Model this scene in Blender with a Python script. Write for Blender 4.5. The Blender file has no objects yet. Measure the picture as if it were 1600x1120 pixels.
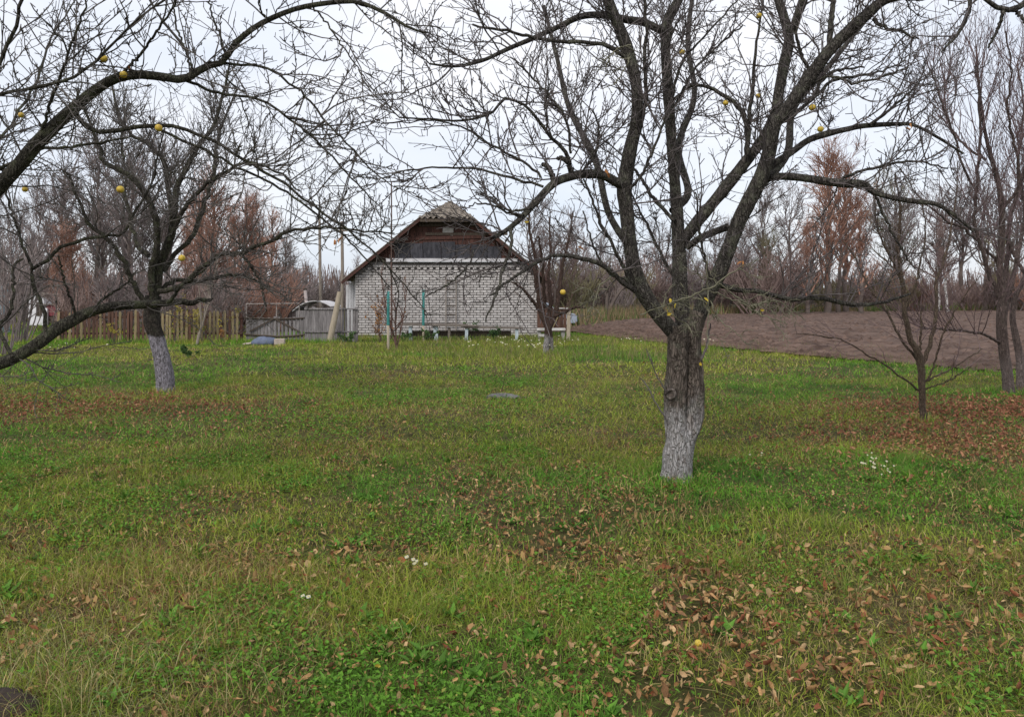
import bpy, bmesh, math, random
import numpy as np
from mathutils import Vector, Matrix

# ------------------------------------------------------------------ camera, sky, sun
SC = bpy.context.scene
COL = SC.collection
F, CZ, HY = 1250.0, 1.6, 465.0
cam_d = bpy.data.cameras.new('camera'); cam = bpy.data.objects.new('camera', cam_d); COL.objects.link(cam)
cam.location = (0, 0, CZ); cam.rotation_euler = (math.radians(90), 0, 0)
cam_d.sensor_width = 36; cam_d.lens = 36 * F / 1600; cam_d.shift_y = -(560 - HY) / 1600
cam_d.clip_start = 0.05; cam_d.clip_end = 2000
SC.camera = cam

SUN_EL, SUN_AZ = math.radians(42), math.radians(205)      # azimuth measured clockwise from +Y
world = bpy.data.worlds.new('World'); SC.world = world; world.use_nodes = True
wn = world.node_tree; wn.nodes.clear()
def W(t, **k):
    n = wn.nodes.new(t)
    for a, v in k.items(): setattr(n, a, v)
    return n
sky = W('ShaderNodeTexSky', sky_type='NISHITA', sun_disc=False, sun_elevation=SUN_EL, sun_rotation=SUN_AZ)
sky.air_density = 1.0; sky.dust_density = 2.0
bg1 = W('ShaderNodeBackground'); bg1.inputs[1].default_value = 0.11
wn.links.new(sky.outputs[0], bg1.inputs[0])
bg2 = W('ShaderNodeBackground'); bg2.inputs[1].default_value = 1.0
tc = W('ShaderNodeTexCoord')
mp = W('ShaderNodeMapping'); mp.inputs['Scale'].default_value = (1.0, 1.0, 2.6)
wn.links.new(tc.outputs['Generated'], mp.inputs[0])
nz = W('ShaderNodeTexNoise'); nz.inputs['Scale'].default_value = 2.3; nz.inputs['Detail'].default_value = 5; nz.inputs['Roughness'].default_value = 0.5
wn.links.new(mp.outputs[0], nz.inputs['Vector'])
cr = W('ShaderNodeValToRGB')
cr.color_ramp.elements[0].position = 0.3; cr.color_ramp.elements[0].color = (0.62, 0.68, 0.79, 1)
cr.color_ramp.elements[1].position = 0.68; cr.color_ramp.elements[1].color = (0.83, 0.83, 0.86, 1)
wn.links.new(nz.outputs['Fac'], cr.inputs[0]); wn.links.new(cr.outputs[0], bg2.inputs[0])
sx = W('ShaderNodeSeparateXYZ'); wn.links.new(tc.outputs['Generated'], sx.inputs[0])
mr = W('ShaderNodeMapRange'); mr.inputs['From Min'].default_value = 0.0; mr.inputs['From Max'].default_value = 0.30
mr.inputs['To Min'].default_value = 0.72; mr.inputs['To Max'].default_value = 0.96
wn.links.new(sx.outputs['Z'], mr.inputs['Value'])
mxs = W('ShaderNodeMixShader'); wn.links.new(mr.outputs[0], mxs.inputs[0])
wn.links.new(bg1.outputs[0], mxs.inputs[1]); wn.links.new(bg2.outputs[0], mxs.inputs[2])
wo = W('ShaderNodeOutputWorld'); wn.links.new(mxs.outputs[0], wo.inputs[0])

sun_d = bpy.data.lights.new('sun', 'SUN'); sun_d.energy = 1.5; sun_d.angle = math.radians(25); sun_d.color = (1, 0.96, 0.9)
sun = bpy.data.objects.new('sun', sun_d); COL.objects.link(sun)
sdir = Vector((math.sin(SUN_AZ) * math.cos(SUN_EL), math.cos(SUN_AZ) * math.cos(SUN_EL), math.sin(SUN_EL)))
sun.rotation_euler = sdir.to_track_quat('Z', 'Y').to_euler(); sun.location = (0, -5, 30)

vs = SC.view_settings
vs.view_transform = 'Standard'; vs.look = 'None'; vs.gamma = 1; vs.exposure = 0.40; vs.use_curve_mapping = False
SC.render.engine = 'CYCLES'
SC.cycles.max_bounces = 6; SC.cycles.diffuse_bounces = 3; SC.cycles.transparent_max_bounces = 4

# ------------------------------------------------------------------ helpers
rng = np.random.default_rng(11)
random.seed(5)

def P3(px, py, d): return Vector(((px - 800) / F * d, d, CZ - (py - HY) / F * d))
def ground_at(px, py):
    d = F * CZ / (py - HY); return Vector(((px - 800) / F * d, d, 0))
def XG(px, d): return (px - 800) / F * d

def hash2(ix, iy, s):
    h = (ix.astype(np.int64) * 374761393 + iy.astype(np.int64) * 668265263 + s * 1442695041) & 0xffffffff
    h = ((h ^ (h >> 13)) * 1274126177) & 0xffffffff
    return ((h ^ (h >> 16)) & 0xffffff) / float(0xffffff)
def vnoise(x, y, sc, s=0):
    x = np.asarray(x, float) / sc; y = np.asarray(y, float) / sc
    ix, iy = np.floor(x), np.floor(y); fx, fy = x - ix, y - iy
    fx = fx * fx * (3 - 2 * fx); fy = fy * fy * (3 - 2 * fy)
    a = hash2(ix, iy, s); b = hash2(ix + 1, iy, s); c = hash2(ix, iy + 1, s); d = hash2(ix + 1, iy + 1, s)
    return (a * (1 - fx) + b * fx) * (1 - fy) + (c * (1 - fx) + d * fx) * fy
def fbm(x, y, sc, s=0, o=3):
    t = 0; a = 0.5; n = 0
    for i in range(o): t = t + a * vnoise(x, y, sc / 2 ** i, s + i * 17); n += a; a *= 0.5
    return t / n
def gz(x, y):
    x = np.asarray(x, float); y = np.asarray(y, float)
    b = (fbm(x, y, 1.6, 3) - 0.5) * 0.07 + (fbm(x, y, 6, 8) - 0.5) * 0.10
    return b * np.clip((y - 1.0) / 3, 0, 1) * np.clip((60 - y) / 20, 0, 1)
def gz1(x, y): return float(gz(np.array([x]), np.array([y]))[0])

def mesh_np(name, V, faces, col=None, smooth=False):
    """faces: list of int arrays (m x 3 or m x 4)."""
    me = bpy.data.meshes.new(name)
    V = np.asarray(V, np.float32).reshape(-1, 3)
    if not isinstance(faces, (list, tuple)): faces = [faces]
    faces = [np.asarray(f, np.int32) for f in faces if len(f)]
    me.vertices.add(len(V)); me.vertices.foreach_set('co', V.ravel())
    loops = np.concatenate([f.ravel() for f in faces])
    cnt = np.concatenate([np.full(len(f), f.shape[1], np.int32) for f in faces])
    st = np.concatenate([[0], np.cumsum(cnt)[:-1]]).astype(np.int32)
    me.loops.add(len(loops)); me.loops.foreach_set('vertex_index', loops)
    me.polygons.add(len(cnt)); me.polygons.foreach_set('loop_start', st)
    me.polygons.foreach_set('use_smooth', np.full(len(cnt), smooth, bool))
    if col is not None:
        a = me.attributes.new('col', 'FLOAT_COLOR', 'POINT')
        c = np.ones((len(V), 4), np.float32); c[:, :3] = col
        a.data.foreach_set('color', c.ravel())
    me.update(calc_edges=True); me.validate()
    return me

def link(name, me, mat=None, parent=None, loc=(0, 0, 0), rot=None):
    o = bpy.data.objects.new(name, me); COL.objects.link(o); o.location = loc
    if rot is not None: o.rotation_euler = rot
    if parent is not None: o.parent = parent
    if mat is not None and me is not None and not me.materials: me.materials.append(mat)
    return o
def tag(o, label=None, cat=None, group=None, kind=None):
    if label: o['label'] = label
    if cat: o['category'] = cat
    if group: o['group'] = group
    if kind: o['kind'] = kind
    return o
def thing(name, label, cat, loc=(0, 0, 0), rz=0.0, group=None):
    o = bpy.data.objects.new(name, None); COL.objects.link(o); o.location = loc; o.rotation_euler = (0, 0, rz)
    o.empty_display_size = 0.2
    return tag(o, label, cat, group)
def copy_thing(root, loc, rz=0.0, scale=(1, 1, 1), label=None, group=None):
    r = root.copy(); COL.objects.link(r); r.location = loc; r.rotation_euler = (0, 0, rz); r.scale = scale
    if label: r['label'] = label
    if group: r['group'] = group
    for ch in list(root.children):
        c = ch.copy(); COL.objects.link(c); c.parent = r
        for g in list(ch.children):
            d = g.copy(); COL.objects.link(d); d.parent = c
    return r

BOXF = np.array([[0, 3, 2, 1], [4, 5, 6, 7], [0, 1, 5, 4], [1, 2, 6, 5], [2, 3, 7, 6], [3, 0, 4, 7]])
def box_v(x0, x1, y0, y1, z0, z1):
    return np.array([[x0, y0, z0], [x1, y0, z0], [x1, y1, z0], [x0, y1, z0], [x0, y0, z1], [x1, y0, z1], [x1, y1, z1], [x0, y1, z1]], float)
def boxes_np(name, L, cols=None):
    V = np.concatenate([box_v(*b) for b in L]); Fc = np.concatenate([BOXF + 8 * i for i in range(len(L))])
    c = None if cols is None else np.repeat(np.asarray(cols), 8, 0)
    return mesh_np(name, V, Fc, c)
def bevel_box(name, sx, sy, sz, bev=0.006, seg=1, base=True):
    bm = bmesh.new(); bmesh.ops.create_cube(bm, size=1)
    for v in bm.verts: v.co = Vector((v.co.x * sx, v.co.y * sy, (v.co.z + (0.5 if base else 0)) * sz))
    bmesh.ops.bevel(bm, geom=bm.edges[:], offset=bev, segments=seg, affect='EDGES', profile=0.5)
    me = bpy.data.meshes.new(name); bm.to_mesh(me); bm.free(); return me

# ---- tubes: P (B,n,3), R (B,n), k sides
def tubes(P, R, k):
    B, n, _ = P.shape
    T = np.empty_like(P); T[:, 1:-1] = P[:, 2:] - P[:, :-2]; T[:, 0] = P[:, 1] - P[:, 0]; T[:, -1] = P[:, -1] - P[:, -2]
    T /= np.linalg.norm(T, axis=2, keepdims=True) + 1e-9
    mean = T.mean(1); ref = np.where(np.abs(mean[:, 2:3]) < 0.8, np.array([[0, 0, 1.0]]), np.array([[1.0, 0.2, 0]]))
    U = np.cross(T, ref[:, None, :]); nU = np.linalg.norm(U, axis=2, keepdims=True)
    U = U / (nU + 1e-6); Vv = np.cross(T, U)
    a = np.arange(k) * 2 * np.pi / k
    ring = P[:, :, None, :] + R[:, :, None, None] * (np.cos(a)[None, None, :, None] * U[:, :, None, :] + np.sin(a)[None, None, :, None] * Vv[:, :, None, :])
    idx = np.arange(B * n * k).reshape(B, n, k)
    a0 = idx[:, :-1, :]; a1 = idx[:, 1:, :]
    q = np.stack([a0, np.roll(a0, -1, 2), np.roll(a1, -1, 2), a1], -1).reshape(-1, 4)
    return ring.reshape(-1, 3), q
def join(parts):
    V, Q, o = [], [], 0
    for v, q in parts:
        V.append(v); Q.append(q + o); o += len(v)
    return np.concatenate(V), np.concatenate(Q)

def catmull(pts, n):
    """pts (m,4) -> n resampled rows"""
    p = np.asarray(pts, float)
    if len(p) == 2:
        t = np.linspace(0, 1, n)[:, None]; return p[0] * (1 - t) + p[1] * t
    q = np.vstack([2 * p[0] - p[1], p, 2 * p[-1] - p[-2]])
    seg = np.linalg.norm(p[1:, :3] - p[:-1, :3], axis=1); cum = np.concatenate([[0], np.cumsum(seg)])
    s = np.linspace(0, cum[-1], n); i = np.clip(np.searchsorted(cum, s, 'right') - 1, 0, len(seg) - 1)
    t = ((s - cum[i]) / (seg[i] + 1e-9))[:, None]
    p0, p1, p2, p3 = q[i], q[i + 1], q[i + 2], q[i + 3]
    return 0.5 * ((2 * p1) + (p2 - p0) * t + (2 * p0 - 5 * p1 + 4 * p2 - p3) * t ** 2 + (3 * p1 - p0 - 3 * p2 + p3) * t ** 3)

def trace(pts, d0, d1=None, n=20, wob=0.0, rs=1.0):
    """photo polyline [(px,py,half width px)] placed at distance d0..d1 -> (n,3) points, (n) radii"""
    d1 = d0 if d1 is None else d1
    m = len(pts); L = [0]
    for a, b in zip(pts, pts[1:]): L.append(L[-1] + math.hypot(a[0] - b[0], a[1] - b[1]))
    rows = []
    for (x, y, r), l in zip(pts, L):
        d = d0 + (d1 - d0) * l / L[-1]; v = P3(x, y, d); rows.append((v.x, v.y, v.z, r * rs / F * d))
    c = catmull(rows, n)
    if wob:
        w = rng.normal(0, wob, (n, 3)); w[0] = 0; c[:, :3] += w
    return c[:, :3], np.maximum(c[:, 3], 0.0015)

def spawn(P, R, dens, t0, t1, ang, ln, n, r0, rt, up=0.0, wig=0.15, droop=0.0, shrink=0.5, rmax=0.75, g=rng):
    """children on parents (B,n,3): dens per metre, ang=(mean,sd) rad, ln=(lo,hi) m, r0 base radius, rt tip radius"""
    B, m, _ = P.shape
    seg = np.linalg.norm(P[:, 1:] - P[:, :-1], axis=2); tot = seg.sum(1)
    cnt = g.poisson(tot * dens * (t1 - t0)); idx = np.repeat(np.arange(B), cnt); C = len(idx)
    if C == 0: return np.zeros((0, n, 3)), np.zeros((0, n))
    t = g.uniform(t0, t1, C); f = t * (m - 1); i = np.minimum(f.astype(int), m - 2); w = (f - i)[:, None]
    p = P[idx, i] * (1 - w) + P[idx, i + 1] * w
    T = P[idx, i + 1] - P[idx, i]; T /= np.linalg.norm(T, axis=1, keepdims=True) + 1e-9
    pr = R[idx, i] * (1 - w[:, 0]) + R[idx, i + 1] * w[:, 0]
    q = g.normal(size=(C, 3)); q -= (q * T).sum(1, keepdims=True) * T; q /= np.linalg.norm(q, axis=1, keepdims=True) + 1e-9
    a = g.normal(ang[0], ang[1], C)[:, None]
    D = np.cos(a) * T + np.sin(a) * q; D[:, 2] += up; D /= np.linalg.norm(D, axis=1, keepdims=True)
    L = g.uniform(ln[0], ln[1], C) * (1 - shrink * t)
    out = np.empty((C, n, 3)); out[:, 0] = p; step = (L / (n - 1))[:, None]
    for j in range(1, n):
        D = D + g.normal(0, wig, (C, 3)); D[:, 2] += up * 0.35 - droop * j / n
        D /= np.linalg.norm(D, axis=1, keepdims=True); out[:, j] = out[:, j - 1] + D * step
    rb = np.minimum(pr * rmax, r0 * (0.6 + 0.6 * L / ln[1])); s = np.linspace(0, 1, n)[None, :]
    rad = rb[:, None] * (1 - s) + np.minimum(rt, rb)[:, None] * s
    return out, rad

# ------------------------------------------------------------------ materials
def mat_new(name):
    m = bpy.data.materials.new(name); m.use_nodes = True
    nt = m.node_tree; nt.nodes.clear(); return m, nt
class G:
    def __init__(s, nt): s.nt = nt
    def n(s, t, ins=None, **k):
        x = s.nt.nodes.new(t)
        for a, v in k.items(): setattr(x, a, v)
        for a, v in (ins or {}).items():
            if isinstance(v, bpy.types.NodeSocket): s.nt.links.new(v, x.inputs[a])
            else: x.inputs[a].default_value = v
        return x
    def ramp(s, fac, stops, interp='LINEAR'):
        x = s.nt.nodes.new('ShaderNodeValToRGB'); s.nt.links.new(fac, x.inputs[0]); e = x.color_ramp.elements
        x.color_ramp.interpolation = interp
        while len(e) < len(stops): e.new(0.5)
        for el, (p, c) in zip(e, stops): el.position = p; el.color = tuple(c) + (1,) if len(c) == 3 else c
        return x.outputs[0]
    def mix(s, f, a, b, mode='MIX'):
        x = s.nt.nodes.new('ShaderNodeMix'); x.data_type = 'RGBA'; x.blend_type = mode
        for i, v in ((0, f), (6, a), (7, b)):
            if isinstance(v, bpy.types.NodeSocket): s.nt.links.new(v, x.inputs[i])
            else: x.inputs[i].default_value = (tuple(v) + (1,)) if isinstance(v, tuple) and len(v) == 3 else v
        return x.outputs[2]
    def noise(s, vec, sc, det=4, ro=0.6):
        return s.n('ShaderNodeTexNoise', {'Vector': vec, 'Scale': sc, 'Detail': det, 'Roughness': ro}).outputs['Fac']
    def math(s, op, a, b=0.0, clamp=False):
        x = s.nt.nodes.new('ShaderNodeMath'); x.operation = op; x.use_clamp = clamp
        for i, v in ((0, a), (1, b)):
            if isinstance(v, bpy.types.NodeSocket): s.nt.links.new(v, x.inputs[i])
            else: x.inputs[i].default_value = v
        return x.outputs[0]
    def out(s, sh): s.nt.links.new(sh, s.n('ShaderNodeOutputMaterial').inputs[0])
    def coord(s, which='Object', scale=(1, 1, 1)):
        c = s.n('ShaderNodeTexCoord').outputs[which]
        return s.n('ShaderNodeMapping', {'Vector': c, 'Scale': scale}).outputs[0]

def simple(name, c1, c2, sc=8, rough=0.85, stretch=(1, 1, 1), bump=0.0, spec=0.3, rnd=0.0, metal=0.0, lo=0.35, hi=0.65):
    m, nt = mat_new(name); g = G(nt); v = g.coord('Object', stretch)
    if rnd:
        oi = g.n('ShaderNodeObjectInfo').outputs['Random']
        v = g.n('ShaderNodeVectorMath', {0: v, 1: g.n('ShaderNodeCombineXYZ', {0: g.math('MULTIPLY', oi, 37.0), 1: g.math('MULTIPLY', oi, 91.0), 2: g.math('MULTIPLY', oi, 13.0)}).outputs[0]}, operation='ADD').outputs[0]
    f = g.noise(v, sc, 5)
    c = g.ramp(f, [(lo, c1), (hi, c2)])
    if rnd:
        hv = g.n('ShaderNodeHueSaturation', {'Color': c, 'Value': g.math('ADD', g.math('MULTIPLY', oi, 2 * rnd), 1 - rnd), 'Hue': 0.5, 'Saturation': 1.0, 'Fac': 1.0}); c = hv.outputs[0]
    b = g.n('ShaderNodeBsdfPrincipled', {'Base Color': c, 'Roughness': rough, 'Specular IOR Level': spec, 'Metallic': metal})
    if bump:
        bp = g.n('ShaderNodeBump', {'Height': g.noise(v, sc * 2.5, 5, 0.7), 'Strength': bump, 'Distance': 0.02}); nt.links.new(bp.outputs[0], b.inputs['Normal'])
    g.out(b.outputs[0]); return m

def attr_mat(name, trans=0.25, rough=0.8, spec=0.2):
    m, nt = mat_new(name); g = G(nt)
    c = g.n('ShaderNodeAttribute', attribute_name='col').outputs['Color']
    b = g.n('ShaderNodeBsdfPrincipled', {'Base Color': c, 'Roughness': rough, 'Specular IOR Level': spec})
    if trans:
        t = g.n('ShaderNodeBsdfTranslucent', {'Color': c}); mx = g.n('ShaderNodeMixShader', {0: trans, 1: b.outputs[0], 2: t.outputs[0]}); g.out(mx.outputs[0])
    else: g.out(b.outputs[0])
    return m

def bark(name, dark, mid, lichen, wash=None, sc=1.0, lich_amt=0.5, bump=0.8):
    m, nt = mat_new(name); g = G(nt)
    v = g.coord('Object', (22 * sc, 22 * sc, 6 * sc)); v2 = g.coord('Object', (1, 1, 1))
    f = g.noise(v, 1.6, 8, 0.72)
    wv = g.n('ShaderNodeVectorMath', {0: g.coord('Object', (38 * sc, 38 * sc, 9 * sc)), 1: g.n('ShaderNodeVectorMath', {0: g.n('ShaderNodeTexNoise', {'Vector': g.coord('Object', (9 * sc, 9 * sc, 4 * sc)), 'Scale': 1.5, 'Detail': 3}).outputs['Color'], 1: (4.0, 4.0, 4.0)}, operation='MULTIPLY').outputs[0]}, operation='ADD').outputs[0]
    cr_ = g.n('ShaderNodeTexVoronoi', {'Vector': wv, 'Scale': 1.0}, feature='DISTANCE_TO_EDGE').outputs['Distance']
    crack = g.ramp(cr_, [(0.02, (0, 0, 0)), (0.20, (1, 1, 1))])
    c = g.ramp(f, [(0.36, dark), (0.46, tuple(0.5 * a + 0.5 * b for a, b in zip(dark, mid))), (0.60, mid)])
    c = g.mix(g.math('MULTIPLY', g.math('SUBTRACT', 1.0, crack), 0.6), c, dark)
    l = g.math('MULTIPLY', g.ramp(g.noise(v2, 9 * sc, 5, 0.65), [(0.5, (0, 0, 0)), (0.66, (1, 1, 1))]), lich_amt)
    c = g.mix(l, c, lichen)
    h = g.math('ADD', g.math('MULTIPLY', f, 0.6), g.math('MULTIPLY', crack, 0.5))
    if wash:
        zt, soft = wash[0], wash[1]
        z = g.n('ShaderNodeSeparateXYZ', {0: g.n('ShaderNodeTexCoord').outputs['Object']}).outputs['Z']
        e = g.math('ADD', z, g.math('MULTIPLY', g.math('SUBTRACT', g.noise(v2, 5, 5), 0.5), soft * 3))
        k = g.ramp(g.math('SUBTRACT', zt, e), [(0.0, (0, 0, 0)), (soft, (1, 1, 1))])
        worn = g.ramp(g.noise(g.coord('Object', (26, 26, 9)), 1.5, 7, 0.75), [(0.38, (0.10, 0.10, 0.10)), (0.52, (1, 1, 1))])
        k = g.math('MULTIPLY', g.math('MULTIPLY', k, worn), g.math('ADD', g.math('MULTIPLY', crack, 0.30), 0.70))
        c = g.mix(g.math('MULTIPLY', k, wash[2]), c, wash[3])
    b = g.n('ShaderNodeBsdfPrincipled', {'Base Color': c, 'Roughness': 0.92, 'Specular IOR Level': 0.15})
    bp = g.n('ShaderNodeBump', {'Height': h, 'Strength': bump, 'Distance': 0.05}); nt.links.new(bp.outputs[0], b.inputs['Normal'])
    g.out(b.outputs[0]); return m
# ------------------------------------------------------------------ the ground, the ploughed field
def m_ground():
    m, nt = mat_new('lawn_soil'); g = G(nt); v = g.coord('Object')
    a = g.noise(v, 0.6, 6); b = g.noise(v, 9, 6, 0.7)
    c = g.ramp(b, [(0.35, (0.030, 0.022, 0.011)), (0.5, (0.062, 0.060, 0.020)), (0.68, (0.10, 0.12, 0.030))])
    d = g.ramp(b, [(0.35, (0.045, 0.033, 0.018)), (0.6, (0.12, 0.095, 0.045))])
    c = g.mix(g.ramp(a, [(0.48, (0, 0, 0)), (0.62, (1, 1, 1))]), c, d)
    s = g.n('ShaderNodeBsdfPrincipled', {'Base Color': c, 'Roughness': 0.95, 'Specular IOR Level': 0.1})
    bp = g.n('ShaderNodeBump', {'Height': g.noise(v, 30, 5, 0.7), 'Strength': 0.8, 'Distance': 0.03}); nt.links.new(bp.outputs[0], s.inputs['Normal'])
    g.out(s.outputs[0]); return m
xs = np.concatenate([[-700, -400, -200, -120, -80, -55, -40, -30], np.arange(-24, 24.01, 0.24), [30, 40, 55, 80, 120, 200, 400, 700]])
ys = np.concatenate([[-60, -25, -10, -5], np.arange(-2, 44, 0.24), [48, 54, 62, 75, 95, 130, 200, 320, 500, 900]])
gx, gy = np.meshgrid(xs, ys); gV = np.stack([gx, gy, gz(gx, gy)], -1).reshape(-1, 3)
ii = np.arange(gx.size).reshape(gx.shape)
gQ = np.stack([ii[:-1, :-1], ii[:-1, 1:], ii[1:, 1:], ii[1:, :-1]], -1).reshape(-1, 4)
ground = tag(link('ground', mesh_np('ground', gV, gQ, smooth=True), m_ground()), 'grassy orchard ground strewn with fallen leaves', kind='structure')

near = [(2.95, 37.5), (3.4, 34.5), (4.7, 29.6), (5.55, 26.8), (7.3, 23), (8.6, 19.8), (9.9, 18.2), (11.1, 17.4), (13, 16.4), (19, 15.2), (30, 14)]
far = [(3.05, 40), (4.4, 46), (5.6, 50), (8.6, 56), (13, 63), (19, 72), (26, 80), (36, 86), (48, 91), (62, 95), (75, 96)]
def resamp(p, n):
    p = np.array(p, float); s = np.concatenate([[0], np.cumsum(np.linalg.norm(p[1:] - p[:-1], axis=1))]); t = np.linspace(0, s[-1], n)
    return np.stack([np.interp(t, s, p[:, 0]), np.interp(t, s, p[:, 1])], -1)
nU, nV = 300, 170
A, B_ = resamp(near, nU), resamp(far, nU)
A = A + np.stack([np.zeros(nU), (fbm(A[:, 0], A[:, 1], 1.3, 5) - 0.5) * 1.3], -1)
w = (np.linspace(0, 1, nV) ** 2.0)[:, None, None]
fp = A[None] * (1 - w) + B_[None] * w
fx, fy = fp[..., 0], fp[..., 1]
edge = np.minimum(1, np.linspace(0, 14, nV))[:, None]
fzv = gz(fx, fy) + 0.006 + edge * (0.03 + 0.17 * (fbm(fx, fy, 0.6, 21, 4) - 0.34) + 0.10 * (hash2(np.floor(fx * 7.3), np.floor(fy * 5.1), 5) - 0.4) + 0.07 * (vnoise(fx, fy, 3.0, 4)) + 0.014 * np.sin((fy + 0.55 * fx) * 2 * np.pi / 0.75 + 2 * vnoise(fx, fy, 2.5, 9)))
jj = np.arange(nU * nV).reshape(nV, nU)
fQ = np.stack([jj[:-1, :-1], jj[:-1, 1:], jj[1:, 1:], jj[1:, :-1]], -1).reshape(-1, 4)
m_field = simple('ploughed_soil', (0.060, 0.039, 0.031), (0.170, 0.115, 0.092), 1.3, 0.95, bump=1.0, spec=0.1, lo=0.3, hi=0.7)
tag(link('ploughed_field', mesh_np('ploughed_field', np.stack([fx, fy, fzv], -1).reshape(-1, 3), fQ, smooth=False), m_field), 'bare brown ploughed field behind the orchard', kind='structure')
FPOLY = np.vstack([A, B_[::-1]])
def in_field(x, y):
    x = np.asarray(x); y = np.asarray(y); r = np.zeros(x.shape, bool); px, py = FPOLY[:, 0], FPOLY[:, 1]; j = len(px) - 1
    lo = (y > 13) & (x > 2)
    xx, yy = x[lo], y[lo]; rr = np.zeros(xx.shape, bool)
    for i in range(0, len(px)):
        c = ((py[i] > yy) != (py[j] > yy)) & (xx < (px[j] - px[i]) * (yy - py[i]) / (py[j] - py[i] + 1e-12) + px[i]); rr ^= c; j = i
    r[lo] = rr; return r
# clods
N = 8500; t = rng.random(N) ** 2.2 * 0.55; u = rng.random(N)
ui = (u * (nU - 1)).astype(int); cxy = A[ui] * (1 - t[:, None]) + B_[ui] * t[:, None] + rng.normal(0, 0.12, (N, 2))
OCT = np.array([[1, 0, 0], [-1, 0, 0], [0, 1, 0], [0, -1, 0], [0, 0, 1], [0, 0, -1]], float)
OF = np.array([[0, 2, 4], [2, 1, 4], [1, 3, 4], [3, 0, 4], [2, 0, 5], [1, 2, 5], [3, 1, 5], [0, 3, 5]])
sz = rng.uniform(0.025, 0.13, N) ** 1.0 * (1 + t)
cv = OCT[None] * sz[:, None, None] * rng.uniform(0.6, 1.4, (N, 6, 1)) * np.array([1, 1, 0.7])
cv[:, :, 0] += cxy[:, :1]; cv[:, :, 1] += cxy[:, 1:]; cv[:, :, 2] += gz(cxy[:, 0], cxy[:, 1])[:, None] + 0.07
tag(link('soil_clods', mesh_np('soil_clods', cv.reshape(-1, 3), (OF[None] + 6 * np.arange(N)[:, None, None]).reshape(-1, 3)), m_field), 'loose clods of brown soil on the ploughed field', kind='stuff')

# ------------------------------------------------------------------ the white brick house
HD = 31.0                     # distance of the gable wall
HC, HW = -2.52, 3.55          # centre and half width of the wall
EZ, SL = 2.27, 0.81           # eave height at half width 4.0, roof slope
def roof_z(x): return EZ + (4.0 - abs(x - HC)) * SL
m_brick = simple('white_silicate_brick', (0.40, 0.37, 0.355), (0.56, 0.53, 0.515), 5, 0.9, bump=0.25, rnd=0.13)
m_brick2 = simple('white_brick_joined', (0.37, 0.34, 0.325), (0.56, 0.53, 0.515), 4.5, 0.9, bump=0.25)
m_mortar = simple('dark_mortar', (0.15, 0.138, 0.13), (0.25, 0.23, 0.22), 6, 0.95)
m_redboard = simple('red_brown_board', (0.040, 0.021, 0.017), (0.105, 0.046, 0.035), 7, 0.85, (6, 6, 0.6), 0.2, rnd=0.22)
m_tar = simple('black_tar_felt', (0.016, 0.016, 0.020), (0.055, 0.053, 0.062), 4, 0.75, (3, 3, 0.8), 0.4, rnd=0.3)
m_slate = simple('weathered_roof_sheet', (0.12, 0.095, 0.075), (0.27, 0.235, 0.19), 4, 0.9, bump=0.4)
m_ledge = simple('pale_zinc_ledge', (0.42, 0.41, 0.42), (0.60, 0.58, 0.59), 3, 0.6)
m_paleboard = simple('whitewashed_board', (0.42, 0.42, 0.43), (0.62, 0.61, 0.62), 6, 0.85, (5, 5, 0.5), 0.2, rnd=0.1)
m_concrete = simple('grey_concrete', (0.24, 0.23, 0.215), (0.42, 0.40, 0.38), 6, 0.95, bump=0.4)
m_darkwood = simple('dark_old_wood', (0.045, 0.034, 0.026), (0.10, 0.078, 0.06), 8, 0.9, (6, 6, 0.6), 0.3, rnd=0.2)

house = thing('brick_house', 'white brick gable house with half hipped roof and dark tarred gable', 'house', (HC, HD, 0))
prof = [(-HW, 0.0), (HW, 0.0), (HW, roof_z(HC + HW) - 0.10), (2.95, 2.98), (-2.95, 2.98), (-HW, roof_z(HC + HW) - 0.10)]
def prism(name, pr, y0, y1):
    n = len(pr); V = [(x, y0, z) for x, z in pr] + [(x, y1, z) for x, z in pr]
    bm = bmesh.new(); vv = [bm.verts.new(v) for v in V]
    bm.faces.new(vv[:n]); bm.faces.new(vv[n:][::-1])
    for i in range(n): bm.faces.new([vv[i], vv[i + n], vv[(i + 1) % n + n], vv[(i + 1) % n]])
    bmesh.ops.recalc_face_normals(bm, faces=bm.faces[:]); me = bpy.data.meshes.new(name); bm.to_mesh(me); bm.free(); return me
link('wall', prism('wall', prof, 0.115, 8.0), m_mortar, house)
link('foundation', prism('foundation', [(-HW - 0.03, -0.2), (HW + 0.03, -0.2), (HW + 0.03, 0.14), (-HW - 0.03, 0.14)], 0.06, 0.113), m_concrete, house)
# bricks
CH, BL = 0.0975, 0.262
slots = []
for r in range(29):
    z = 0.15 + r * CH; off = 0 if r % 2 == 0 else -BL / 2
    dent = (r == 26)
    if dent:
        x = -HW
        while x < HW - 0.1: slots.append((x, 0.122, z)); x += 0.24
        continue
    x = -HW + off
    while x < HW - 0.02:
        x0, x1 = max(x, -HW), min(x + BL - 0.022, HW)
        if x1 - x0 > 0.05: slots.append((x0, x1 - x0, z))
        x += BL
slots = [s for s in slots if s[2] + CH < min(2.97, roof_z(HC + max(abs(s[0]), abs(s[0] + s[1]))) - 0.1)]
full = [s for s in slots if abs(s[1] - (BL - 0.022)) < 1e-3]
full.sort(key=lambda s: (s[2] < 0.75, abs(s[2] - 1.65) + 0.12 * abs(s[0] + 0.7)))
single = full[:300]; rest = [s for s in slots if s not in set(single)]
brick_me = []
for k in range(6):
    me = bevel_box('brick', BL - 0.022, 0.11, CH - 0.024, 0.004); 
    for v in me.vertices: v.co += Vector((random.uniform(-.002, .002), random.uniform(-.002, .002), random.uniform(-.002, .002)))
    me.materials.append(m_brick); brick_me.append(me)
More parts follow.
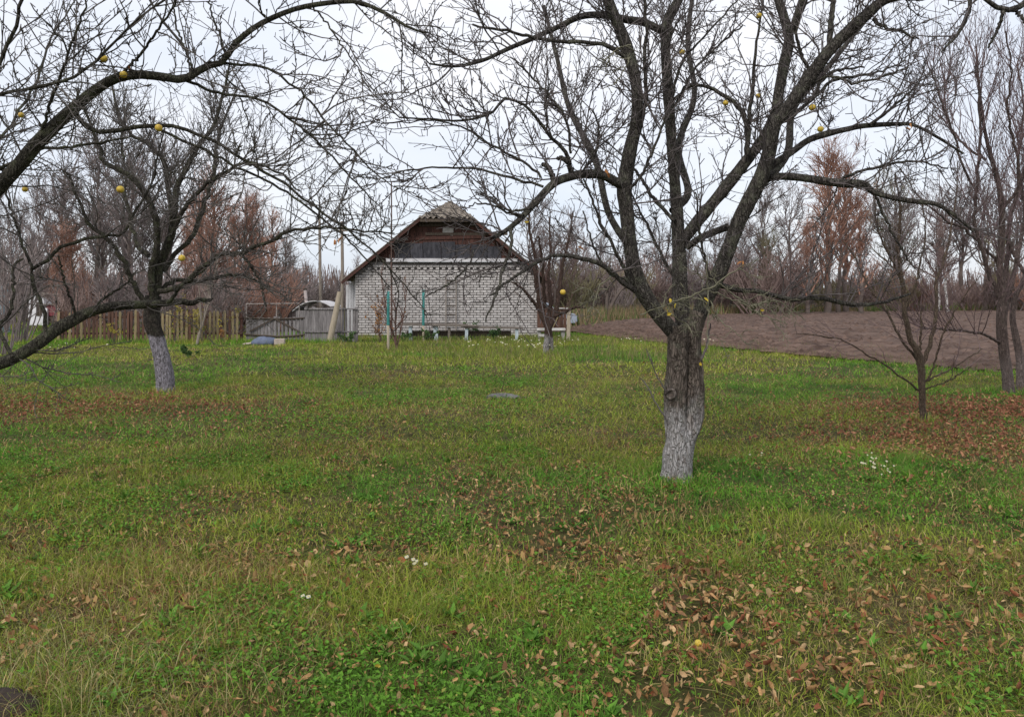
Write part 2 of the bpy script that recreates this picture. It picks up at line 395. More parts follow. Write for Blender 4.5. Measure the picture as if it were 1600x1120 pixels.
for i, s in enumerate(single):
    link('brick', brick_me[i % 6], None, house, (s[0] + s[1] / 2, 0.056 + random.uniform(-.004, .004), s[2]))
bl = []
for s in rest:
    yo = 0.03 if s[1] == 0.122 else 0; j = random.uniform(-.004, .004)
    bl.append((s[0], s[0] + s[1], 0.001 - yo + j, 0.111 + j, s[2], s[2] + CH - 0.024))
tag(link('brickwork', boxes_np('brickwork', bl), m_brick2, house), kind='stuff')
# ledge over the wall, gable boards, felt panels
link('ledge', bevel_box('ledge', 5.1, 0.30, 0.035, 0.008), m_ledge, house, (0.2, -0.03, 3.075))
link('ledge_fascia', bevel_box('ledge_fascia', 5.06, 0.03, 0.10, 0.006), m_ledge, house, (0.2, -0.165, 2.975))
link('gable_backing', prism('gable_backing', [(-3.0, 2.99), (3.0, 2.99), (1.05, 4.60), (-1.05, 4.60)], 0.14, 0.20), m_darkwood, house)
def clipz(x0, x1, zt): return min(zt, roof_z(HC + max(abs(x0), abs(x1))) - 0.12)
x = -2.85; k = 0
while x < 2.8:                                   # upright reddish boards behind, visible at both flanks and above the felt
    w_ = random.uniform(0.15, 0.20); x1 = x + w_ - 0.012
    zi, zo = roof_z(HC + min(abs(x), abs(x1)) * (1 if x * x1 > 0 else 0)) - 0.12, roof_z(HC + max(abs(x), abs(x1))) - 0.12
    zl, zr = roof_z(HC + x) - 0.12, roof_z(HC + x1) - 0.12
    zl, zr = min(zl, 4.50), min(zr, 4.50)
    if min(zl, zr) > 3.2:
        zb = 3.115 + random.uniform(0, 0.02)
        pr = [(x, zb), (x1, zb), (x1, zr), (x, zl)]
        y = 0.105 + random.uniform(-0.006, 0.006)
        link('gable_board', prism('gable_board', pr, y, y + 0.026), m_redboard, house)
    x += w_
link('cross_board', bevel_box('cross_board', 2.9, 0.022, 0.13, 0.004), m_redboard, house, (-0.1, 0.075, 3.86), (0, math.radians(-1.5), 0))
link('cross_board', bevel_box('cross_board', 3.2, 0.02, 0.10, 0.004), m_darkwood, house, (0.75, 0.07, 4.02))
link('collar_beam', bevel_box('collar_beam', 2.2, 0.05, 0.14, 0.006), m_darkwood, house, (0, 0.06, 4.36))
x = -2.05
for wf in (0.62, 0.5, 0.7, 0.55, 0.6, 0.64, 0.55):
    zt = min(clipz(x, x + wf, 9), 3.80) + random.uniform(-0.14, 0.05)
    if x > 0.9: zt = min(zt, 3.75)
    link('felt_panel', bevel_box('felt_panel', wf - 0.02, 0.02, zt - 3.125, 0.004), m_tar, house, (x + wf / 2, 0.055 + random.uniform(-.008, .008), 3.12), (random.uniform(-.012, .0), random.uniform(-0.03, 0.03), 0))
    x += wf
link('pale_patch', bevel_box('pale_patch', 0.42, 0.02, 0.30, 0.004), m_concrete, house, (0.02, 0.08, 4.02), (0, 0.08, 0))
# roof: corrugated sheets as real waves; rakes project over the gable
def corr(name, P00, P10, P01, P11, nw, amp, nrm, thick=0.012):
    P00, P10, P01, P11 = map(np.array, (P00, P10, P01, P11)); nu = nw * 6 + 1; u = np.linspace(0, 1, nu)[:, None]
    off = np.array(nrm)[None] * (amp * np.sin(np.linspace(0, nw * 2 * np.pi, nu)))[:, None]
    a = P00 * (1 - u) + P10 * u + off; b = P01 * (1 - u) + P11 * u + off
    dn = np.array(nrm)[None] * thick
    V = np.concatenate([a, b, a - dn, b - dn]); i = np.arange(nu - 1)
    Q = np.concatenate([np.stack([i, i + 1, i + 1 + nu, i + nu], -1), np.stack([i + 2 * nu, i + 3 * nu, i + 1 + 3 * nu, i + 1 + 2 * nu], -1),
                        np.stack([i, i + 2 * nu, i + 1 + 2 * nu, i + 1], -1), np.stack([i + nu, i + 1 + nu, i + 1 + 3 * nu, i + 3 * nu], -1)])
    return mesh_np(name, V, Q, smooth=False)
RZ = EZ + 4.0 * SL                                        # ridge height
hx = 1.02; hz = roof_z(HC + hx)                           # half hip: meets the rakes hx out from the centre
yr = 1.55                                                 # where the ridge starts
for s in (-1, 1):
    n = Vector((s * SL, 0, 1)).normalized()
    # main slope built as two sheets: the run behind the hip and the front strip below it
    link('roof_sheet', corr('roof_sheet', (s * 4.0, -0.35, EZ), (s * 4.0, 8.4, EZ), (s * hx, -0.35, hz), (s * hx, 8.4, hz), 44, 0.025, tuple(n)), m_slate, house)
    link('roof_sheet', corr('roof_sheet', (s * hx, -0.35, hz + 0.004), (s * hx, 8.4, hz + 0.004), (s * 0.02, yr, RZ), (s * 0.02, 8.4, RZ), 44, 0.02, tuple(n)), m_slate, house)
    # barge board along the rake
    L = math.hypot(4.0 - hx, hz - EZ); a = math.atan2(hz - EZ, 4.0 - hx)
    link('barge_board', bevel_box('barge_board', L + 0.05, 0.03, 0.10, 0.004, base=False), m_redboard, house,
         (s * (4.0 + hx) / 2, -0.33, (hz + EZ) / 2 - 0.10), (0, s * a, 0))
    link('soffit', bevel_box('soffit', L, 0.42, 0.02, 0.004, base=False), m_darkwood, house, (s * (4.0 + hx) / 2, -0.10, (hz + EZ) / 2 - 0.07), (0, s * a, 0))
nh = 10                                                    # half hip with upright corrugations
hipV, hipQ = [], []
nuu = nh * 6 + 1
for i in range(nuu):
    u = i / (nuu - 1) * 2 - 1; xx = u * (hx + 0.06); k = abs(u); wv = 0.045 * math.sin(i / (nuu - 1) * nh * 2 * math.pi)
    hipV += [(xx, -0.45 + wv * 0.3, hz - 0.02 + wv), (xx * 1.0, -0.45 + (yr + 0.45) * (1 - k) + wv * 0.3, hz - 0.02 + (RZ + 0.04 - hz) * (1 - k) + wv)]
hipV = np.array(hipV, float); i = np.arange(nuu - 1) * 2
link('hip_sheet', mesh_np('hip_sheet', np.concatenate([hipV, hipV - [0, 0, 0.014]]), np.concatenate([np.stack([i, i + 2, i + 3, i + 1], -1), np.stack([i, i + 1, i + 3, i + 2], -1) + len(hipV), np.stack([i, i + len(hipV), i + 2 + len(hipV), i + 2], -1)])), m_slate, house)
link('hip_fascia', bevel_box('hip_fascia', 2.0, 0.03, 0.12, 0.004), m_darkwood, house, (0, -0.40, hz - 0.19))
link('ridge_cap', bevel_box('ridge_cap', 0.22, 6.9, 0.05, 0.02), m_slate, house, (0, yr + 3.5, RZ - 0.035))
# whitewashed boards of the lean-to under the left eave
x = -HW - 0.42
for k in range(4):
    link('lean_to_board', bevel_box('lean_to_board', 0.095, 0.03, 2.1 + 0.08 * k, 0.004), m_paleboard, house, (x, 0.5, 0.0)); x += 0.103

# ------------------------------------------------------------------ ladder, long bench, posts, mast
m_ladder = simple('grey_ladder_wood', (0.16, 0.135, 0.115), (0.30, 0.26, 0.23), 9, 0.9, (5, 5, 0.6), 0.2)
lx = XG(704.5, 30.8); lad = thing('wooden_ladder', 'narrow grey wooden ladder leaning upright against the white brick wall', 'ladder', (lx, 30.86, 0))
lad.rotation_euler = (math.radians(-1.2), 0, 0)
for s in (-1, 1): link('rail', bevel_box('rail', 0.042, 0.05, 2.45, 0.006), m_ladder, lad, (s * 0.195, 0, 0))
for k in range(7): link('rung', bevel_box('rung', 0.36, 0.03, 0.035, 0.008), m_darkwood, lad, (0, -0.012, 0.28 + k * 0.325))

m_bluepost = simple('pale_blue_paint', (0.36, 0.43, 0.47), (0.52, 0.58, 0.61), 8, 0.8, (4, 4, 1), 0.2)
m_greyplank = simple('weathered_plank', (0.085, 0.07, 0.06), (0.21, 0.18, 0.155), 6, 0.9, (0.7, 7, 7), 0.3, rnd=0.15)
BD = 29.6
bx0, bx1 = XG(624, BD), XG(817, BD)
bench = thing('long_bench', 'long low plank bench on pale blue legs before the white house', 'bench', ((bx0 + bx1) / 2, BD, 0))
L = bx1 - bx0
for (yo, zo, x0, x1, t_) in ((-0.15, 0.555, 0, 0.64, 0.05), (0.02, 0.60, 0.03, 0.55, 0.045), (0.18, 0.56, 0.0, 0.60, 0.05), (-0.10, 0.46, 0.5, 1.0, 0.05), (0.09, 0.49, 0.52, 1.0, 0.045)):
    link('plank', bevel_box('plank', (x1 - x0) * L, 0.155, t_, 0.006), m_greyplank, bench, ((x0 + x1) / 2 * L - L / 2, yo, zo), (0, math.radians(1.0), 0))
for (px, wpx, hz_) in ((642, 5, .54), (681.5, 7, .60), (702, 4, .50), (729, 5, .50), (807.5, 5, .44)):
    link('leg', bevel_box('leg', wpx / F * BD, 0.14, hz_, 0.01), m_bluepost if px != 702 else m_greyplank, bench, (XG(px, BD) - (bx0 + bx1) / 2, -0.04, 0), (0, random.uniform(-.03, .03), 0))
link('back_board', bevel_box('back_board', 3.9, 0.03, 0.20, 0.004), m_darkwood, bench, (-0.1, 0.30, 0.16))

m_teal = simple('teal_paint', (0.02, 0.14, 0.13), (0.05, 0.23, 0.21), 7, 0.6, (3, 3, 1), 0.2)
m_rawwood = simple('pale_bare_wood', (0.27, 0.225, 0.165), (0.46, 0.39, 0.30), 8, 0.9, (6, 6, 0.5), 0.25)
def post(px, pyt, pyb, r, paint_to, label, d=None):
    d = d or F * CZ / (pyb - HY); ht = (pyb - pyt) / F * d
    o = thing('garden_post', label, 'post', (XG(px, d), d, 0))
    zp = ht - (paint_to - pyt) / F * d
    def cyl(n, z0, z1, r0, r1, m):
        p = np.array([[[0, 0, z0], [0.004, 0, (z0 + z1) / 2], [0, 0, z1], [0, 0, z1 + 0.002]]], float)
        v, q = tubes(p, np.array([[r0, (r0 + r1) / 2, r1, 0.002]]), 10); return link(n, mesh_np(n, v, q, smooth=True), m, o)
    cyl('bare_foot', -0.1, zp, r, r * 0.95, m_rawwood); cyl('painted_top', zp + 0.002, ht, r * 1.12, r * 1.08, m_teal)
    return o
post(606.5, 455, 547, 0.042, 508, 'teal topped thin post standing in grass beside the orange leaved shrub')
post(661.5, 450, 531, 0.045, 506, 'teal topped thin post standing against the long bench', 29.2)

m_rust = simple('rusty_pipe', (0.07, 0.042, 0.034), (0.14, 0.09, 0.075), 10, 0.8)
md = 30.2; mast = thing('antenna_mast', 'tall thin metal mast rising past the left roof edge of the house', 'mast', (XG(611.5, md), md, 0))
for nme, z0, z1, r in (('lower_pipe', -0.1, 2.9, 0.034), ('upper_rod', 2.85, 5.95, 0.024)):
    v, q = tubes(np.array([[[0, 0, z0], [0.01, 0, (z0 + z1) / 2], [0, 0, z1]]], float), np.full((1, 3), r), 8); link(nme, mesh_np(nme, v, q, smooth=True), m_rust, mast)

# ------------------------------------------------------------------ picket fence, gate, board fence
m_picket = simple('weathered_picket', (0.13, 0.10, 0.052), (0.29, 0.23, 0.125), 7, 0.9, (6, 6, 0.6), 0.3, rnd=0.25)
m_picket2 = simple('red_brown_picket', (0.06, 0.032, 0.022), (0.13, 0.07, 0.05), 7, 0.9, (6, 6, 0.6), 0.3, rnd=0.25)
m_greyboard = simple('grey_board', (0.115, 0.105, 0.105), (0.26, 0.24, 0.24), 6, 0.9, (6, 6, 0.5), 0.35, rnd=0.22)
FD = 28.6
fence = thing('picket_fence', 'weathered yellowish brown picket fence left of the plank gate', 'fence', (XG(240, FD), FD, 0))
fx0, fx1 = XG(92, FD), XG(378, FD); cx = XG(240, FD)
pk = []
for k in range(3):
    bm = bmesh.new(); bmesh.ops.create_cube(bm, size=1)
    h = 1.02 + 0.03 * k
    for v in bm.verts: v.co = Vector((v.co.x * 0.085, v.co.y * 0.02, (v.co.z + 0.5) * h))
    top = [f for f in bm.faces if f.normal.z > 0.9][0]
    r = bmesh.ops.subdivide_edges(bm, edges=[e for e in top.edges if abs((e.verts[0].co - e.verts[1].co).x) > 0.01], cuts=1)
    for v in bm.verts:
        if abs(v.co.x) < 0.01 and v.co.z > h - 0.01: v.co.z += 0.06
    me = bpy.data.meshes.new('picket'); bm.to_mesh(me); bm.free(); pk.append(me)
pk2 = [m.copy() for m in pk]
for m_, l in ((m_picket, pk), (m_picket2, pk2)):
    for me in l: me.materials.append(m_)
x = fx0; i = 0
while x < fx1 - 0.05:
    red = random.random() < (0.6 if x < XG(235, FD) else 0.2)
    link('picket', (pk2 if red else pk)[i % 3], None, fence, (x - cx, -0.03 + random.uniform(-.01, .01), 0.03 + random.uniform(-.03, .03)), (0, random.uniform(-.03, .03), 0)); i += 1
    x += random.uniform(0.125, 0.15)
for z in (0.28, 0.86): link('rail', bevel_box('rail', fx1 - fx0, 0.045, 0.08, 0.006), m_picket2, fence, ((fx0 + fx1) / 2 - cx, 0.012, z))
for px in (95, 172, 200, 290, 376):
    link('fence_post', bevel_box('fence_post', 0.10, 0.10, 1.15, 0.008), m_redboard if px in (376,) else m_picket2, fence, (XG(px, FD) - cx, 0.09, -0.05))

gx0, gx1 = XG(384, FD), XG(474, FD); gw = gx1 - gx0
gate = thing('plank_gate', 'low grey plank gate with crossed braces and bare metal frame above', 'gate', ((gx0 + gx1) / 2, FD, 0))
x = -gw / 2 + 0.02; i = 0
while x < gw / 2 - 0.06:
    wd = random.uniform(0.10, 0.135)
    gap = 0.012 if i < 8 else 0.05
    if i >= 8: wd *= 0.75
    link('gate_plank', bevel_box('gate_plank', wd, 0.02, 0.80 + random.uniform(-.05, .03), 0.003), m_greyboard, gate, (x + wd / 2, 0.03, 0.10), (0, random.uniform(-.015, .015), 0)); x += wd + gap; i += 1
for z, b in ((0.86, -0.02), (0.27, -0.06)):
    p = np.array([[[-gw / 2 - 0.05, -0.01, z + 0.02], [-gw / 4, -0.01, z + b * 0.3], [0.1, -0.01, z + b], [gw / 3, -0.01, z + b * 0.6], [gw / 2 + 0.05, -0.01, z + 0.01]]], float)
    v, q = tubes(p, np.full((1, 5), 0.034), 6); link('gate_rail', mesh_np('gate_rail', v, q), m_darkwood, gate)
ang = math.atan2(0.46, gw * 0.42)
for s in (-1, 1): link('brace', bevel_box('brace', math.hypot(0.46, gw * 0.42), 0.02, 0.05, 0.004, base=False), m_darkwood, gate, (s * gw * 0.22, -0.036 , 0.62), (0, s * ang, 0))
m_pipe = simple('grey_pipe', (0.20, 0.17, 0.155), (0.34, 0.30, 0.28), 9, 0.7)
zt = CZ + (HY - 475) / F * FD
def bar(name, a, b, r, mat, par, k=8):
    v, q = tubes(np.array([[a, [(a[i] + b[i]) / 2 for i in range(3)], b]], float), np.full((1, 3), r), k); return link(name, mesh_np(name, v, q, smooth=True), mat, par)
bar('frame_bar', (-gw / 2, 0.06, zt), (gw * 0.42, 0.06, zt + 0.02), 0.017, m_pipe, gate)
for xx in (-gw / 2, 0.05, gw * 0.42): bar('frame_upright', (xx, 0.06, 0.05), (xx, 0.06, zt - 0.018), 0.016, m_pipe, gate)

bx0, bx1 = XG(476, FD), XG(560, FD); bc = (bx0 + bx1) / 2
bf = thing('board_fence', 'grey upright board fence between the plank gate and the white house', 'fence', (bc, FD, 0))
x = bx0
while x < bx1 - 0.05:
    wd = random.uniform(0.09, 0.14); far_ = x > XG(528, FD)
    if far_: wd *= 0.62
    link('fence_board', bevel_box('fence_board', wd, 0.022, random.uniform(1.10, 1.26) * (0.95 if far_ else 1), 0.003), m_greyboard, bf, (x + wd / 2 - bc, 0, 0.02), (0, random.uniform(-.02, .02), 0)); x += wd + (0.05 if far_ else 0.012)
for z in (1.17, 0.35): link('rail', bevel_box('rail', bx1 - bx0, 0.045, 0.055, 0.006), m_greyboard, bf, (0, -0.036, z))
for px in (478, 556): link('fence_post', bevel_box('fence_post', 0.11, 0.10, 1.32, 0.01), m_greyboard, bf, (XG(px, FD) - bc, 0.075, -0.05))

# leaning pale post, two utility poles
def pole(name, label, cat, pts, d0, d1, mat, n=10, k=10, base=None, part='shaft'):
    P_, R_ = trace(pts, d0, d1, n); b = Vector(P_[0]) if base is None else base; b = Vector((b.x, b.y, 0))
    o = thing(name, label, cat, tuple(b)); v, q = tubes(P_[None], R_[None], k)
    link(part, mesh_np(part, v - np.array(b), q, smooth=True), mat, o); return o
m_polegrey = simple('old_pole_wood', (0.17, 0.14, 0.115), (0.31, 0.265, 0.22), 8, 0.9, (6, 6, 0.5), 0.3)
pole('leaning_post', 'pale stripped post leaning in front of the grey board fence', 'post', [(514, 541, 5), (519, 515, 5), (525, 487, 4.6), (531, 456, 4)], 28.2, 28.2, m_rawwood)
p1 = pole('wooden_pole', 'tall grey wooden pole standing behind the grey board fence', 'pole', [(502, 513, 2.7), (501, 480, 2.6), (500, 400, 2.3), (499, 331, 2.0)], 41, 41, m_polegrey)
p2 = pole('utility_pole', 'utility pole with small crossarm beside the left eave of the house', 'pole', [(535, 523, 3), (535, 480, 2.9), (535, 410, 2.6), (534, 346, 2.3)], 34, 34, m_polegrey)
b2 = p2.location
zc = CZ + (HY - 362) / F * 34
link('crossarm', bevel_box('crossarm', 0.5, 0.06, 0.07, 0.006), m_polegrey, p2, (-0.01, -0.09, zc))
m_cup = simple('white_porcelain', (0.6, 0.6, 0.6), (0.75, 0.74, 0.72), 8, 0.3)
for s in (-1, 1): link('insulator', bevel_box('insulator', 0.05, 0.05, 0.09, 0.018), m_cup, p2, (s * 0.2, -0.09, zc + 0.072))

# things at the foot of the gate
m_tarp = simple('faded_blue_tarp', (0.075, 0.095, 0.15), (0.13, 0.155, 0.22), 6, 0.6, bump=0.3)
m_beige = simple('beige_board', (0.34, 0.28, 0.23), (0.47, 0.40, 0.34), 6, 0.85)
def blob(name, sx, sy, sz, mat, parent=None, loc=(0, 0, 0), seed=0, rough=0.12, flat=0.3, sub=3):
    bm = bmesh.new(); bmesh.ops.create_icosphere(bm, subdivisions=sub, radius=1)
    for v in bm.verts:
        n = 1 + rough * (float(fbm(np.array([v.co.x * 2 + v.co.z]), np.array([v.co.y * 2 - v.co.z]), 0.9, seed)[0]) - 0.5) * 3
        z = v.co.z * n
        if z < -flat: z = -flat
        v.co = Vector((v.co.x * n * sx, v.co.y * n * sy, (z + flat) * sz))
    me = bpy.data.meshes.new(name); bm.to_mesh(me); bm.free()
    for p in me.polygons: p.use_smooth = True
    return link(name, me, mat, parent, loc)
d_ = 27.2
tag(blob('tarp_bundle', 0.42, 0.3, 0.21, m_tarp, None, (XG(413, d_), d_, 0), 4, 0.2), 'faded blue tarp bundle lying at the foot of the plank gate', 'tarp')
tag(link('crate', bevel_box('crate', 0.34, 0.28, 0.20, 0.01), m_beige, None, (XG(437, d_), d_, 0), (0, 0, 0.15)), 'small beige box beside the blue tarp bundle at the gate', 'box')
tag(link('loose_board', bevel_box('loose_board', 0.36, 0.25, 0.03, 0.006), m_beige, None, (XG(388, d_), d_ , 0.03), (0.1, -0.12, 0)), 'short beige board lying left of the blue tarp bundle', 'board')
m_green = simple('green_plastic', (0.012, 0.085, 0.04), (0.02, 0.13, 0.06), 5, 0.45)
bk = thing('green_bucket', 'green plastic bucket standing at the left end of the picket fence', 'bucket', (XG(104, 27.8), 27.8, gz1(XG(104, 27.8), 27.8)))
v, q = tubes(np.array([[[0, 0, 0], [0, 0, .01], [0, 0, .2], [0, 0, .40], [0, 0, .41], [0, 0, .40], [0, 0, .03]]], float), np.array([[.01, .12, .14, .165, .175, .16, .11]]), 16); link('bucket_body', mesh_np('bucket_body', v, q, smooth=True), m_green, bk)
ang_ = np.linspace(0, np.pi, 9); v, q = tubes(np.stack([0.165 * np.cos(ang_), 0.09 * np.sin(ang_), 0.39 + 0.10 * np.sin(ang_)], -1)[None], np.full((1, 9), .006), 5); link('bucket_handle', mesh_np('bucket_handle', v, q), m_pipe, bk)

# low shed behind the fence
sd = 37.0; sxc = XG(488, sd)
shed = thing('garden_shed', 'low grey shed with bowed pale roof and stovepipe behind the fence', 'shed', (sxc, sd, 0))
sw = 52 / F * sd
link('shed_wall', bevel_box('shed_wall', sw, 2.0, 1.05, 0.01), m_greyboard, shed, (0, 1.0, -0.05))
for k in range(8): link('shed_board', bevel_box('shed_board', sw / 8 - 0.012, 0.02, 1.02, 0.003), m_greyboard, shed, (-sw / 2 + (k + 0.5) * sw / 8, -0.013, -0.02))
ux = np.linspace(-1, 1, 13)
rv = np.stack([ux * (sw / 2 + 0.12), np.zeros(13), 1.05 + 0.36 * (1 - ux ** 2) + 0.10 * ux], -1)
V = np.concatenate([rv + [0, -0.12, 0], rv + [0, 2.2, 0], rv + [0, -0.12, 0.045], rv + [0, 2.2, 0.045]]); i = np.arange(12)
Q = np.concatenate([np.stack([i, i + 1, i + 14, i + 13], -1), np.stack([i + 26, i + 39, i + 40, i + 27], -1), np.stack([i, i + 26, i + 27, i + 1], -1)])
link('shed_roof', mesh_np('shed_roof', V, Q, smooth=True), m_ledge, shed)
bar('stovepipe', (-0.38, 0.5, 1.0), (-0.46, 0.5, 1.95), 0.075, simple('pinkish_pipe', (0.45, 0.38, 0.36), (0.55, 0.48, 0.46), 5, 0.7), shed, 12)
bar('pipe_cap', (-0.46, 0.5, 1.953), (-0.463, 0.5, 2.02), 0.085, m_darkwood, shed, 12)

# far left: white outbuilding, red and white hut, blue grey shed
m_white = simple('whitewash', (0.62, 0.61, 0.63), (0.78, 0.77, 0.78), 4, 0.85, bump=0.2)
od = 46.0
ob = thing('white_outbuilding', 'small whitewashed outbuilding with dark doorway behind the far left branches', 'outbuilding', (XG(56, od), od, 0))
link('wall', bevel_box('wall', 0.9, 2.2, 1.75, 0.01), m_white, ob, (0, 1.1, 0))
link('roof', bevel_box('roof', 1.15, 2.6, 0.07, 0.01), m_slate, ob, (0, 1.1, 1.76), (0, math.radians(8), 0))
link('door', bevel_box('door', 0.34, 0.03, 0.8, 0.006), m_darkwood, ob, (0.2, -0.018, 0.55))
hut = thing('red_hut', 'small hut with red upper boards and white posts, far left', 'hut', (XG(84, od), od, 0))
for k in range(5): link('red_board', bevel_box('red_board', 0.15, 0.03, 0.62, 0.004), simple('faded_red_board', (0.16, 0.035, 0.045), (0.26, 0.07, 0.08), 5, 0.85) if k == 0 else bpy.data.materials['faded_red_board'], hut, (-0.32 + k * 0.16, 0, 0.55))
for s in (-1, 1): link('white_post', bevel_box('white_post', 0.14, 0.12, 1.0, 0.01), m_white, hut, (s * 0.36, -0.09, 0))
link('hut_wall', bevel_box('hut_wall', 0.9, 1.2, 1.15, 0.01), m_darkwood, hut, (0, 0.64, 0))
link('hut_roof', bevel_box('hut_roof', 1.05, 1.5, 0.05, 0.01), m_slate, hut, (0, 0.6, 1.19))
m_bluegrey = simple('blue_grey_board', (0.19, 0.24, 0.27), (0.32, 0.38, 0.41), 4, 0.8, (4, 4, 0.6), 0.2, rnd=0.1)
bs = thing('blue_shed', 'blue grey boarded shed cut off at the left edge', 'shed', (XG(-50, 36), 36, 0))
for k in range(18): link('wall_board', bevel_box('wall_board', 0.165, 0.03, 2.45, 0.004), m_bluegrey, bs, (-1.45 + k * 0.172, 0, 0))
link('wall', bevel_box('wall', 3.1, 0.5, 2.4, 0.01), m_bluegrey, bs, (0.02, 0.28, 0))
link('roof', bevel_box('roof', 3.4, 1.0, 0.08, 0.01), m_slate, bs, (0, 0.25, 2.5), (0, math.radians(6), 0))

# right of the house: board gate, post, stone slab, parked car
m_stone = simple('pale_stone_slab', (0.36, 0.35, 0.33), (0.55, 0.53, 0.50), 4, 0.9, bump=0.3)
gd = 30.6
g2 = thing('board_gate', 'brown board gate right of the house corner with pale top bar', 'gate', (XG(863, gd), gd, 0))
for k in range(9): link('gate_board', bevel_box('gate_board', 0.115, 0.025, 0.92 + random.uniform(-.04, .04), 0.004), m_picket2, g2, (-0.52 + k * 0.125, 0.03, 0.30))
bar('top_bar', (0.05, -0.03, 1.19), (0.62, -0.03, 1.18), 0.022, m_stone, g2)
a1 = (0.02, -0.02, 0.45); b1 = (0.32, -0.02, 1.08); bar('brace', a1, b1, 0.026, m_picket, g2)
tag(link('gate_post', bevel_box('gate_post', 0.135, 0.12, 1.2, 0.012), m_rawwood, None, (XG(888, 29.8), 29.8, -0.05), (0, 0.015, 0)), 'square pale wooden post right of the brown board gate', 'post')
sb = thing('stone_bench', 'low pale stone slab bench at the right corner of the house', 'bench', (XG(861, 30.1), 30.1, 0))
link('slab', bevel_box('slab', 1.08, 0.4, 0.09, 0.012), m_stone, sb, (0, 0, 0.36)); link('lower_slab', bevel_box('lower_slab', 0.42, 0.36, 0.10, 0.012), m_stone, sb, (-0.26, 0.02, 0.13))
for s in (-1, 1): link('block', bevel_box('block', 0.14, 0.3, 0.36, 0.012), m_concrete, sb, (s * 0.45, 0.05, -0.01))

m_car = simple('pale_blue_car_paint', (0.33, 0.37, 0.45), (0.36, 0.40, 0.48), 1, 0.3, spec=0.5)
m_glass = simple('dark_car_glass', (0.02, 0.025, 0.03), (0.03, 0.035, 0.04), 1, 0.08, spec=0.6)
m_tyre = simple('black_rubber', (0.012, 0.012, 0.012), (0.02, 0.02, 0.02), 5, 0.8)
m_rim = simple('grey_rim', (0.35, 0.35, 0.36), (0.5, 0.5, 0.5), 5, 0.4, metal=0.6)
cd = 42.0; car = thing('parked_car', 'pale blue parked car nosing out behind the brown board gate', 'car', (XG(902, cd), cd, 0))
lower = [(0.0, .38), (-.03, .62), (-.12, .74), (-.95, .84), (-1.05, .86), (-3.75, .90), (-3.9, .80), (-3.92, .42), (-3.7, .26), (-3.42, .26), (-3.36, .45), (-3.1, .58), (-2.85, .45), (-2.8, .24), (-1.0, .24), (-.95, .45), (-.7, .58), (-.44, .45), (-.38, .26), (-.08, .28)]
bmc = prism('body', lower, 0, 1.62); cb = link('body', bmc, m_car, car)
link('cabin', prism('cabin', [(-.95, .85), (-1.55, 1.33), (-1.75, 1.38), (-3.1, 1.38), (-3.3, 1.34), (-3.7, .895)], 0.10, 1.52), m_car, car)
link('side_window', prism('side_window', [(-1.2, .92), (-1.62, 1.28), (-2.35, 1.30), (-2.35, .93)], 0.09, 0.10), m_glass, car)
link('side_window', prism('side_window', [(-2.42, .93), (-2.42, 1.30), (-3.05, 1.29), (-3.4, .94)], 0.09, 0.10), m_glass, car)
link('windscreen', prism('windscreen', [(-.98, .88), (-1.53, 1.31), (-1.55, 1.30), (-1.0, .87)], 0.2, 1.42), m_glass, car)
link('headlight', bevel_box('headlight', 0.05, 0.25, 0.12, 0.015), m_rim, car, (-0.02, 0.18, 0.56)); link('headlight', bevel_box('headlight', 0.05, 0.25, 0.12, 0.015), m_rim, car, (-0.02, 1.40, 0.56))
link('bumper', bevel_box('bumper', 0.10, 1.58, 0.14, 0.03), m_tyre, car, (-0.01, 0.81, 0.33))
for xw in (-.7, -3.1):
    for yw in (0.09, 1.53):
        a_ = np.array([[[xw, yw - 0.09, .29], [xw, yw - 0.085, .29], [xw, yw, .29], [xw, yw + 0.085, .29], [xw, yw + 0.09, .29]]], float)
        wq, wf = tubes(a_, np.array([[.17, .27, .29, .27, .17]]), 20); wh = link('wheel', mesh_np('wheel', wq, wf, smooth=True), m_tyre, car)
        a_ = a_[:, :3] * 1.0; a_[0, 0, 1] = yw - 0.092; a_[0, 1, 1] = yw - 0.091; a_[0, 2, 1] = yw + 0.092
        wq, wf = tubes(a_, np.array([[.01, .175, .175]]), 16); link('rim', mesh_np('rim', wq, wf), m_rim, wh)
# ------------------------------------------------------------------ orchard trees
m_bark_main = bark('apple_bark', (0.042, 0.033, 0.027), (0.205, 0.165, 0.140), (0.15, 0.155, 0.115), (0.74, 0.26, 0.90, (0.44, 0.42, 0.42)), 1.0, 0.45)
m_bark_limb = bark('apple_limb_bark', (0.018, 0.015, 0.013), (0.135, 0.120, 0.106), (0.17, 0.175, 0.125), None, 1.2, 0.55)
m_bark_left = bark('mossy_bark', (0.016, 0.014, 0.011), (0.105, 0.095, 0.074), (0.13, 0.14, 0.08), None, 1.2, 0.6)
m_bark_left2 = bark('whitewashed_trunk_bark', (0.016, 0.014, 0.012), (0.075, 0.062, 0.052), (0.10, 0.10, 0.07), (0.98, 0.05, 0.9, (0.36, 0.335, 0.375)), 1.0, 0.3)
m_twig = simple('apple_twig', (0.055, 0.046, 0.046), (0.150, 0.128, 0.124), 5, 0.9)
m_twig_left = simple('mossy_twig', (0.050, 0.043, 0.040), (0.140, 0.124, 0.112), 5, 0.9)
m_lich = simple('lichen_twig', (0.10, 0.092, 0.062), (0.20, 0.19, 0.13), 9, 0.95)
m_twig_plum = simple('plum_twig', (0.085, 0.056, 0.058), (0.18, 0.125, 0.125), 5, 0.9)
m_bark_plum = bark('plum_bark', (0.045, 0.033, 0.030), (0.18, 0.135, 0.122), (0.14, 0.12, 0.09), (0.75, 0.2, 0.35, (0.30, 0.25, 0.24)), 1.2, 0.3)
